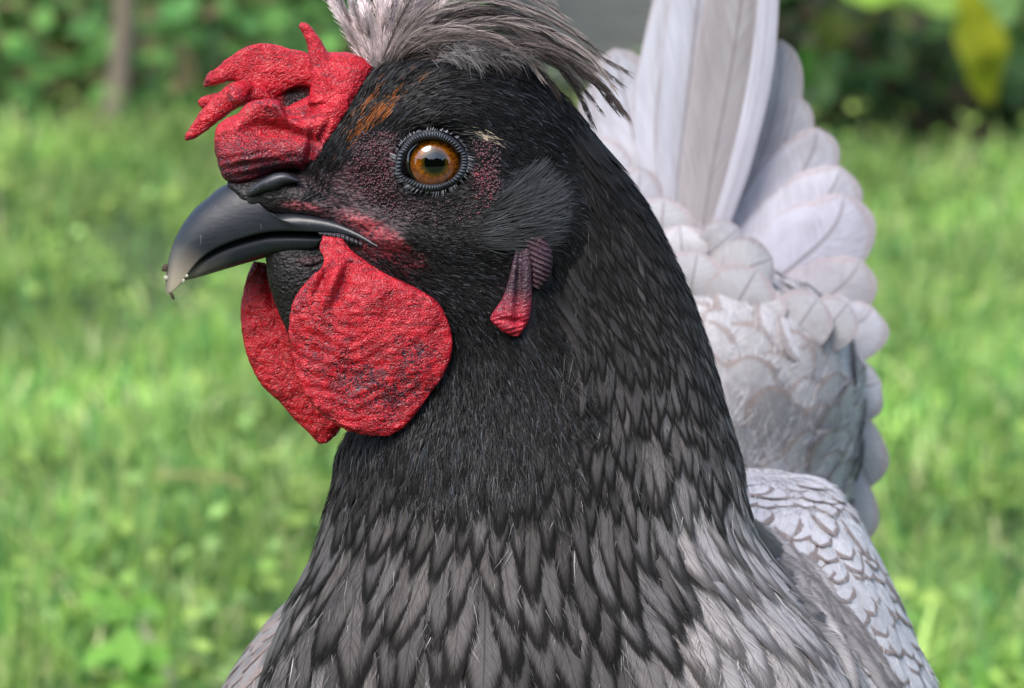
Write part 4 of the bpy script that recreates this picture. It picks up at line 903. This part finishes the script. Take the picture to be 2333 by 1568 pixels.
TT = [tuft(1075,105,26,12,-.1,38,200,(.11,.10,.10),-110), tuft(1040,125,26,10,.2,34,200,(.18,.17,.17),-120), tuft(1130,125,40,10,.2,44,350,(.10,.09,.09),-115), tuft(1090,112,60,10,-.1,50,400,(.10,.085,.08),-100), tuft(1075,125,12,10,.5,36,70,(.16,.15,.15),-135)]
strip_mesh('crown_down', *[np.concatenate([t_[i] for t_ in TT]) for i in range(4)], M_DOWN, hen, C, 'stuff')

# legs under the body (below the picture)
def leg(u, w_):
    top = np.array(C @ Vector((u, 2300, w_))); foot = np.array([top[0]-.005, top[1]-.01, .012]); V = []; F = []; rings = []
    def tube(pts, rad):
        b_ = len(V)
        for p, r_ in zip(pts, rad):
            for k in range(10): V.append((p[0]+math.cos(k*.628)*r_, p[1]+math.sin(k*.628)*r_*1.0, p[2]+(0 if abs(pts[0][2]-pts[-1][2]) > .02 else math.sin(k*.628)*r_*.8)))
        for i in range(len(pts)-1):
            for k in range(10): F.append((b_+i*10+k, b_+i*10+(k+1) % 10, b_+(i+1)*10+(k+1) % 10, b_+(i+1)*10+k))
    tube([top+[0, 0, .03], top, (top+foot)/2+[.004, .012, 0], foot], [.022, .013, .006, .006])
    for a_ in (200, 235, 165, 20):
        d = np.array([math.cos(R(a_)), math.sin(R(a_)), 0])*(.05 if a_ != 20 else .02)
        perp = np.array([-d[1], d[0], 0])/np.linalg.norm(d); b_ = len(V)
        for q_, r_ in ((0, .006), (.5, .0045), (1, .002)):
            for k in range(8): V.append(tuple(foot+d*q_+perp*math.cos(k*.785)*r_+np.array([0, 0, math.sin(k*.785)*r_-.006+.002*(1-q_)])))
        for i in range(2):
            for k in range(8): F.append((b_+i*8+k, b_+i*8+(k+1) % 8, b_+(i+1)*8+(k+1) % 8, b_+(i+1)*8+k))
    link('leg', mesh_from('leg', np.array(V), F, plain('leg_scales', (.10, .10, .11), .5, 300, .4, .0005)), hen, Matrix.Identity(4))
leg(1300, 800); leg(1700, 1000)

# crumbs of dirt stuck on the beak tip
M_DIRT = plain('dirt', (.07, .045, .03), .9, 900, .6, .0003); M_PALE = plain('pale_grit', (.5, .47, .38), .7, 900, .3, .0003)
def crumb(label, u, v, w_, r_, mat, stretch=(1, 1, 1), rot=0, group=None):
    bm = bmesh.new(); bmesh.ops.create_icosphere(bm, subdivisions=2, radius=1.0)
    for x in bm.verts:
        k = 1+.35*noise.noise(x.co*1.7+Vector((u, v, 0))); x.co = Vector((x.co.x*stretch[0]*k, x.co.y*stretch[1]*k, x.co.z*stretch[2]*k))*r_
    bmesh.ops.rotate(bm, verts=bm.verts, matrix=Matrix.Rotation(rot, 3, 'Z'))
    me = bpy.data.meshes.new('dirt_crumb'); bm.to_mesh(me); bm.free(); me.materials.append(mat); c = Q((float(u), float(v), float(w_)))
    return tag(link('dirt_crumb', me, None, C @ Matrix.Translation(Vector(c))), label, 'crumb', group)
crumb('dark brown crumb stuck to the front edge of the beak tip', 377, 611, -6, 8.5, M_DIRT, (1, 1.1, .8), .4)
crumb('white fleck of grit on the front edge of the beak', 378, 633, -10, 5.5, M_PALE)
crumb('thin brown straw bit hanging below the beak tip', 391, 672, -8, 10, M_DIRT, (.4, 1.2, .4), -.5)
for k, (u, v, lb) in enumerate([(426, 629, 'upper of the two tiny pale grains on the beak edge near its tip'), (418, 640, 'lower of the two tiny pale grains on the beak edge near its tip')]):
    crumb(lb, u, v, -50+k*8, 3.8, M_PALE, group='pale grains on the beak edge')

# ------------------------------------------------------------------ ground, lawn, bed, plants, wall
def sheet(name, x0, x1, y0, y1, z, mat, nx=2, ny=2, f=None):
    xs, ys = np.linspace(x0, x1, nx), np.linspace(y0, y1, ny); X, Y = np.meshgrid(xs, ys); Z = np.full_like(X, z) if f is None else f(X, Y)+z
    V = np.stack([X, Y, Z], -1).reshape(-1, 3); i = (np.arange(ny-1)[:, None]*nx+np.arange(nx-1)[None]).ravel()
    return tag(link(name, mesh_from(name, V, np.c_[i, i+1, i+nx+1, i+nx], mat), None), kind='structure')
tg = NT('lawn_soil'); o_ = tg.obj(); n1 = tg.noise(o_, 9, 5, .6)
sheet('ground', -200, 200, -200, 300, -.004, tg.fin(tg.pbr(Base_Color=tg.mix(n1, (.035, .055, .018), (.060, .105, .028)), Roughness=.95)))
def gpt(u, v, z=0):
    d = fw+ri*(u-1166.5)*S/D0-up*(v-784)*S/D0; t_ = (CAM_Z-z)/-d[2]; return np.array([0, 0, CAM_Z])+d*t_
def edge(X): return np.where(X > .15, 2.98+.03*np.sin(X*9), 3.20+.05*np.sin(X*7))
V = []; xs = np.linspace(-4, 4, 120)
for x in xs: V.append((x, float(edge(x)), .003))
for x in xs: V.append((x, 7.0, .003))
tag(link('flower_bed', mesh_from('flower_bed', np.array(V), [(i, i+1, 121+i, 120+i) for i in range(119)], plain('bed_soil', (.030, .022, .015), .95, 30, .6, .01)), None), kind='structure')
def blades(name, N, xf, yr, hr, wr, cols, weights, mat, lean=.55, label=None, cat=None, mask=None):
    y = rng.uniform(*yr, N); x = rng.uniform(-1, 1, N)*xf(y); ok_ = y < edge(x)+.02
    P2 = np.c_[x, y, 0*x]; dens = wig(P2, .55, 31)+.5*wig(P2, .2, 32); ok_ &= rng.random(N) < np.clip(.66+1.0*dens, .03, 1)
    x, y, dens = x[ok_], y[ok_], dens[ok_]; n_ = len(x)
    clump = .8+.42*wig(np.c_[x, y, 0*x], .25, 33); h = rng.uniform(*hr, n_)*clump; wd = rng.uniform(*wr, n_)
    az = rng.uniform(0, 6.283, n_); le = np.abs(rng.normal(.35, lean, n_)); K = 5; s_ = np.linspace(0, 1, K)[None, :, None]
    d = np.c_[np.cos(az), np.sin(az), np.zeros(n_)]
    pts = np.c_[x, y, np.zeros(n_)][:, None]+np.array([0, 0, 1.])[None, None]*h[:, None, None]*(s_-.35*np.minimum(le, 1.6)[:, None, None]*s_**2)+d[:, None]*(h*le)[:, None, None]*s_**1.7
    az2 = rng.uniform(0, 6.283, n_); sd = np.c_[np.cos(az2), np.sin(az2), np.zeros(n_)][:, None]
    wid = wd[:, None]*np.array([.7, 1, .85, .55, .08])[None]
    ci = rng.choice(len(cols), n_, p=np.array(weights)/sum(weights)); c = np.array(cols)[ci]*np.exp(rng.normal(0, .22, n_))[:, None]*(1+.5*wig(np.c_[x, y, 0*x], .28, 41))[:, None]
    o = strip_mesh(name, pts, wid, np.broadcast_to(sd, pts.shape), c, mat, None, Matrix.Identity(4), 'stuff')
    tag(o, label, cat); return o
GC = [(.33, .50, .14), (.44, .58, .20), (.20, .42, .16), (.58, .64, .32), (.72, .66, .44), (.06, .15, .05)]
blades('lawn_grass', 140000, lambda y: .1334*y*1.25+.06, (1.25, 3.5), (.020, .055), (.0024, .0050), GC, (5, 4.5, 4.5, 2.4, 1.0, 4), M_GRASS, .95, 'bright green lawn grass with pale and dry blades around the hen', 'grass')
o = blades('outer_lawn_grass', 45000, lambda y: 1.3+0*y, (.25, 3.5), (.030, .07), (.003, .005), GC, (5, 5, 4, 2, .6, 2), M_GRASS, .6, 'lawn grass to both sides of the hen', 'grass')
# clover and other small lawn leaves
def leaves(name, P, nrm_, Ls, Ws, cols, mat, kind='stuff', label=None, cat=None):
    n_ = len(P); a = rng.uniform(0, 6.283, n_); t1 = nrm(np.cross(nrm_, np.c_[np.cos(a), np.sin(a), .1*np.sin(3*a)])); t2 = np.cross(nrm_, t1)
    shp = np.array([(0,-.5,0),(.42,-.25,.06),(.5,.1,.10),(.3,.4,.05),(0,.5,-.04),(-.3,.4,.05),(-.5,.1,.10),(-.42,-.25,.06)])
    V = P[:, None]+t1[:, None]*(shp[None, :, 0:1]*Ws[:, None, None])+t2[:, None]*(shp[None, :, 1:2]*Ls[:, None, None])+nrm_[:, None]*(shp[None, :, 2:3]*Ws[:, None, None])
    b_ = np.arange(n_)[:, None]*8; F = np.concatenate([b_+np.array([0,1,2,3]), b_+np.array([0,3,4,5]), b_+np.array([0,5,6,7])])
    me = mesh_from(name, V.reshape(-1, 3), F, mat, False, np.repeat(cols, 8, 0)); o = link(name, me, None); tag(o, label, cat, kind=kind); return o
N = 3000; y = rng.uniform(1.3, 3.45, N); x = rng.uniform(-1, 1, N)*(.1334*y*1.3+.05); k = (wig(np.c_[x, y, 0*x], .35, 51) > -.1); x, y = x[k], y[k]; N = len(x)
leaves('clover_leaves', np.c_[x, y, rng.uniform(.02, .062, N)], nrm(np.c_[rng.normal(0, .45, N), rng.normal(-.2, .45, N), np.ones(N)]), rng.uniform(.006, .012, N), rng.uniform(.005, .010, N),
       np.array([(.22, .38, .08), (.26, .42, .13), (.30, .42, .10)])[rng.integers(0, 3, N)]*np.exp(rng.normal(0, .2, N))[:, None], M_LEAF, 'stuff', 'small round clover leaves among the lawn grass', 'clover')
# a few tall pale blades standing out near the hen
def tall_blade(u, v, hgt, wd, lean, colr, label):
    p = gpt(u, v); K = 8; s_ = np.linspace(0, 1, K); pts = np.stack([p[0]+lean*hgt*s_**1.6, np.full(K, p[1]), hgt*(s_-.12*s_**2)], -1)[None]
    o = strip_mesh('grass_blade', pts, (wd*np.array([.7,.95,1,1,.9,.7,.45,.1]))[None], np.broadcast_to(np.array([1., .25, 0]), pts.shape), np.array([colr]), M_GRASS, None, Matrix.Identity(4))
    tag(o, label, 'grass blade')
tall_blade(2120, 1500, .060, .0075, .28, (.40, .55, .20), 'tall broad pale green grass blade right of the hen\'s wing')
tall_blade(2060, 1480, .060, .004, -.15, (.42, .55, .28), 'thin pale blade leaning left just right of the hen\'s wing')
tall_blade(2240, 1560, .060, .006, -.12, (.40, .55, .25), 'pale grass blade near the right edge, right of the broad one')
tall_blade(390, 1640, .050, .010, -.25, (.62, .62, .42), 'wide whitish dry blade at the bottom left of the picture')
tall_blade(640, 1280, .055, .004, -.05, (.50, .60, .28), 'thin upright pale blade just left of the hen\'s breast')
p = gpt(455, 1095, .05); K = 8; s_ = np.linspace(-1, 1, K); pts = (p+np.c_[s_*.022, 0*s_, .003*(1-s_**2)-.002*s_])[None]
tag(strip_mesh('straw', pts, np.full((1, K), .0022), np.broadcast_to(np.array([0, 0., 1]), pts.shape), np.array([(.62, .50, .26)]), M_GRASS, None, Matrix.Identity(4)), 'bent straw coloured stalk lying on the lawn left of the hen', 'straw')
for (u, v, label) in ((285, 1395, 'bright green leafy weed in the lawn at lower left, the upper one'), (290, 1520, 'bright green leafy weed at the bottom left, the lower one')):
    p = gpt(u, v, .03); n_ = 9; aa = rng.uniform(0, 6.283, n_); P = p+np.c_[np.cos(aa)*.010, np.sin(aa)*.012, rng.uniform(-.01, .012, n_)]
    o = leaves('lawn_weed', P, nrm(np.c_[np.cos(aa)*.4, np.sin(aa)*.4-.5, np.ones(n_)]), rng.uniform(.016, .024, n_), rng.uniform(.010, .015, n_), np.tile((.20, .42, .07), (n_, 1)), M_LEAF, None, label, 'weed')

# plants in the bed
N = 5200; x = rng.uniform(-.9, .9, N); y = np.minimum(edge(x)+rng.uniform(-.02, .6, N), 3.42); hz = rng.uniform(.005, .11, N); gap = (x > -.02) & (x < .16); x, y, hz = x[~gap], y[~gap], hz[~gap]; N = len(x)
leaves('undergrowth', np.c_[x, y, hz], nrm(np.c_[rng.normal(0, .5, N), rng.normal(-.6, .5, N), np.ones(N)]), rng.uniform(.015, .035, N), rng.uniform(.010, .024, N), np.array([(.05, .13, .035), (.03, .08, .02), (.09, .20, .05), (.10, .08, .04)])[rng.integers(0, 4, N)]*(np.exp(rng.normal(0, .3, N))*np.where(x > .14, .40, 1.7))[:, None], M_LEAF, 'stuff', 'low dark green undergrowth covering the soil of the bed', 'undergrowth')
def leaf_mesh(name, bendy=.25, wave=.0, lobes=0):
    V = []; F = []; nx, ny = 4, 8
    for j in range(ny+1):
        yy = j/ny; hw = .5*math.sin(math.pi*min(1, yy*.93+.05))**.8
        for i in range(nx+1):
            x = i/nx*2-1; V.append((x*hw, yy, -bendy*yy*yy+.18*abs(x)*hw+wave*math.sin(yy*14)*abs(x)*.05))
    for j in range(ny):
        for i in range(nx):
            a = j*(nx+1)+i; F.append((a, a+1, a+nx+2, a+nx+1))
    return np.array(V), F
LVs, LFs = zip(*[leaf_mesh('leaf', b_, 1) for b_ in (.1, .3, .5)])
LMESH = {}
def leaf_obj(parent, p, d, n_, ln, wd, col, name='leaf'):
    key = (tuple(round(c, 2) for c in col), random.randrange(3))
    if key not in LMESH: LMESH[key] = mesh_from('leaf', LVs[key[1]], LFs[key[1]], M_LEAF, True, np.tile(col, (len(LVs[0]), 1)))
    return link(name, LMESH[key], parent, fmat(np.array(p), np.array(d, float), np.array(n_, float), wd, ln))
def tube_mesh(path, rad, n_=7):
    path = np.array(path, float); T = nrm(np.gradient(path, axis=0)); X = nrm(np.cross(T, [.31, .9, .2])); Y = np.cross(T, X); V = []; F = []
    for p, x_, y_, r_ in zip(path, X, Y, rad):
        for k in range(n_): V.append(p+x_*math.cos(k*6.283/n_)*r_+y_*math.sin(k*6.283/n_)*r_)
    for i in range(len(path)-1):
        for k in range(n_): F.append((i*n_+k, i*n_+(k+1) % n_, (i+1)*n_+(k+1) % n_, (i+1)*n_+k))
    return np.array(V), F
M_STEM = leaf_mat('stem', .7, .05)
def bush(name, label, cat, x, y, nst, hgt, spread, nleaf, lsz, cols, stemc, group=None, droop=.3, zmin=.02, aspect=.5):
    root = empty(name, (x, y, 0)); tag(root, label, cat, group)
    for k in range(nst):
        a = random.uniform(0, 6.283); sp = random.uniform(.2, 1)*spread
        path = [(x+math.cos(a)*.02+math.cos(a)*sp*q**1.4, y+math.sin(a)*.02+math.sin(a)*sp*q**1.4*.7, hgt*random.uniform(.95, 1.05)*q) for q in np.linspace(0, 1, 7)]
        V, F = tube_mesh(path, np.linspace(.005, .002, 7)*(1+hgt)); link('stem', mesh_from('stem', V, F, M_STEM, True, np.tile(stemc, (len(V), 1))), root)
        for m in range(nleaf):
            q = random.uniform(.05, 1) ; i = min(5, int(q*6)); f = q*6-i; p = np.array(path[i])*(1-f)+np.array(path[i+1])*f
            if p[2] < zmin: p[2] = zmin+random.random()*.03
            b_ = random.uniform(0, 6.283); d = np.array([math.cos(b_), math.sin(b_)-.3, random.uniform(-.6, .5)-droop]); l_ = lsz*random.uniform(.6, 1.25)
            leaf_obj(root, p, d, np.array([random.gauss(0, .3), -.6, 1.]), l_, l_*aspect*random.uniform(.8, 1.2), np.array(random.choice(cols)))
    return root
DK = [(.016, .050, .012), (.03, .085, .02), (.06, .15, .04)]; MD = [(.09, .22, .06), (.13, .28, .07), (.06, .15, .04), (.17, .30, .09)]
PX = (-.62, -.48, -.36, -.24, -.14)
LBS = ['green leafy bush at the far left end of the bed', 'second green bush from the left end of the bed, behind the pale stem', 'green bush in the bed, left of the comb', 'green bush in the bed behind the comb horn', 'green bush in the bed behind the crest tuft']
for k, (x, lb) in enumerate(zip(PX, LBS)):
    bush('bed_bush', lb, 'bush', x*.9, 3.34+.04*(k % 2), 8, .32, .13, 26, .040, MD+[(.16, .26, .10), (.20, .17, .09)] if k < 3 else DK+MD, (.10, .085, .05), 'green bushes in the bed', .2)
V, F = tube_mesh([(-.330, 3.12, 0), (-.322, 3.13, .06), (-.316, 3.14, .13), (-.320, 3.15, .3)], (.013, .010, .009, .008)); 
sr = tag(link('bare_stem', mesh_from('bare_stem', V, F, plain('bark_pale', (.15, .12, .09), .8, 60, .3)), None), 'pale brown bare upright stem in front of the bushes at upper left', 'stem')
V, F = tube_mesh([(-.045, 3.1, 0), (-.055, 3.11, .08), (-.075, 3.12, .3)], (.010, .009, .008))
tag(link('bare_stem', mesh_from('bare_stem', V, F, plain('bark_grey', (.20, .19, .14), .8, 60, .3)), None), 'grey green stem between the upright comb horn and the crest tuft', 'stem')
# right hand broad-leaved plant
bp = empty('broad_leaf_plant', (.37, 3.1, 0)); tag(bp, 'broad leaved plant with one hanging yellow leaf, upper right behind the tail', 'plant')
def seen(u, v, y):                            # point seen at (u, v) in the vertical plane at distance y
    d = fw+ri*(u-1166.5)*S/D0-up*(v-784)*S/D0; return np.array([0, 0, CAM_Z])+d*(y/d[1])
for path, rd in (([(.37, 3.1, 0), (.38, 3.09, .08), (.41, 3.07, .20), (.43, 3.03, .34)], (.009, .008, .007, .006)), ([(.36, 3.1, 0), (.32, 3.1, .10), (.29, 3.07, .22)], (.008, .007, .006)), ([(.37, 3.11, 0), (.43, 3.1, .12), (.46, 3.07, .25)], (.008, .007, .006))):
    V, F = tube_mesh(path, rd); link('stem', mesh_from('stem', V, F, M_STEM, True, np.tile((.14, .18, .06), (len(V), 1))), bp)
def bl(u0, v0, u1, v1, y, wd, c, face=(0, -1, .5), dy=0.0):
    a, b_ = seen(u0, v0, y), seen(u1, v1, y+dy); leaf_obj(bp, a, b_-a, face, np.linalg.norm(b_-a), wd, np.array(c))
bl(1860, -30, 2190, -10, 2.98, .056, (.30, .50, .08), (0, -.7, 1)); bl(2010, -110, 2160, 30, 2.95, .065, (.34, .52, .12), (0, -.8, 1))
bl(2190, -20, 2275, 235, 2.95, .042, (.40, .42, .03), (.3, -1, .2)); bl(2160, -60, 2330, 120, 3.03, .045, (.10, .20, .06)); bl(2230, -60, 2290, 60, 3.0, .055, (.18, .32, .10))
for (u0, v0, u1, v1, c) in ((1995, 80, 2090, 180, (.16, .26, .13)), (1900, 130, 1960, 215, (.06, .18, .08)), (1830, 110, 1850, 230, (.10, .28, .05)), (1880, 150, 1830, 260, (.11, .22, .09)), (2290, 120, 2320, 250, (.12, .24, .10)), (2100, 90, 2130, 200, (.03, .05, .02)),
    (2010, 130, 1940, 230, (.05, .14, .05)), (1960, 40, 1990, 140, (.05, .07, .02)), (1905, 20, 1880, 120, (.09, .12, .03)), (2060, 120, 2010, 240, (.04, .12, .04)), (2200, 150, 2170, 260, (.05, .10, .04))):
    bl(u0, v0, u1, v1, 3.06+random.uniform(-.04, .08), .034, c, (random.gauss(0, .3), -1, .4))
for k, (x, lb) in enumerate(((.24, 'dark shrub in the bed just right of the tail'), (.40, 'dark shrub behind the broad leaved plant'), (.56, 'dark shrub at the far right end of the bed'))):
    bush('dark_shrub', lb, 'shrub', x, 3.24, 5, .34, .11, 14, .045, DK, (.035, .025, .015), 'dark shrubs at the right of the bed', .3)
# slate grey wall of rough stone blocks behind the bed
wall = empty('stone_wall', (0, 3.52, 0)); tag(wall, 'grey stone block wall behind the bed and the bushes', 'wall')
bm = bmesh.new(); bmesh.ops.create_cube(bm, size=1); bmesh.ops.bevel(bm, geom=bm.edges[:], offset=.04, segments=1, affect='EDGES')
bk = bpy.data.meshes.new('stone_block'); bm.to_mesh(bk); bm.free(); bk.materials.append(plain('slate_stone', (.15, .165, .16), .85, 12, .35, .01))
for r_ in range(6):
    x = -2.4+(.15 if r_ % 2 else 0)
    while x < 2.4:
        wdt = random.uniform(.28, .38); link('stone_block', bk, wall, Matrix.Translation((x+wdt/2, 3.52+random.uniform(-.006, .006), .075+r_*.15)) @ Matrix.Diagonal((wdt-.012, .16, .138, 1))); x += wdt
bm = bmesh.new(); bmesh.ops.create_cube(bm, size=1); me = bpy.data.meshes.new('mortar'); bm.to_mesh(me); bm.free(); me.materials.append(plain('mortar', (.09, .09, .088), .95))
link('mortar', me, wall, Matrix.Translation((0, 3.52, .45)) @ Matrix.Diagonal((4.8, .12, .895, 1)))

# tall hedge behind the photographer: it stands in the eye's and the beak's reflection
N = 9000; x = rng.uniform(-9, 9, N); top = 3.1+.7*wig(np.c_[x, 0*x, 0*x], 3.5, 61)+.35*wig(np.c_[x, 0*x, 0*x], 1.1, 62); z = top*rng.uniform(0, 1, N)**.8; y = -6.2+rng.uniform(-.6, .6, N)
leaves('hedge', np.c_[x, y, z], nrm(np.c_[rng.normal(0, .5, N), np.ones(N), rng.normal(.3, .5, N)]), rng.uniform(.25, .5, N), rng.uniform(.2, .4, N), np.array([(.05, .10, .03), (.07, .13, .04), (.04, .08, .03)])[rng.integers(0, 3, N)], M_LEAF, 'stuff', 'tall dark hedge at the far side of the garden behind the camera', 'hedge')
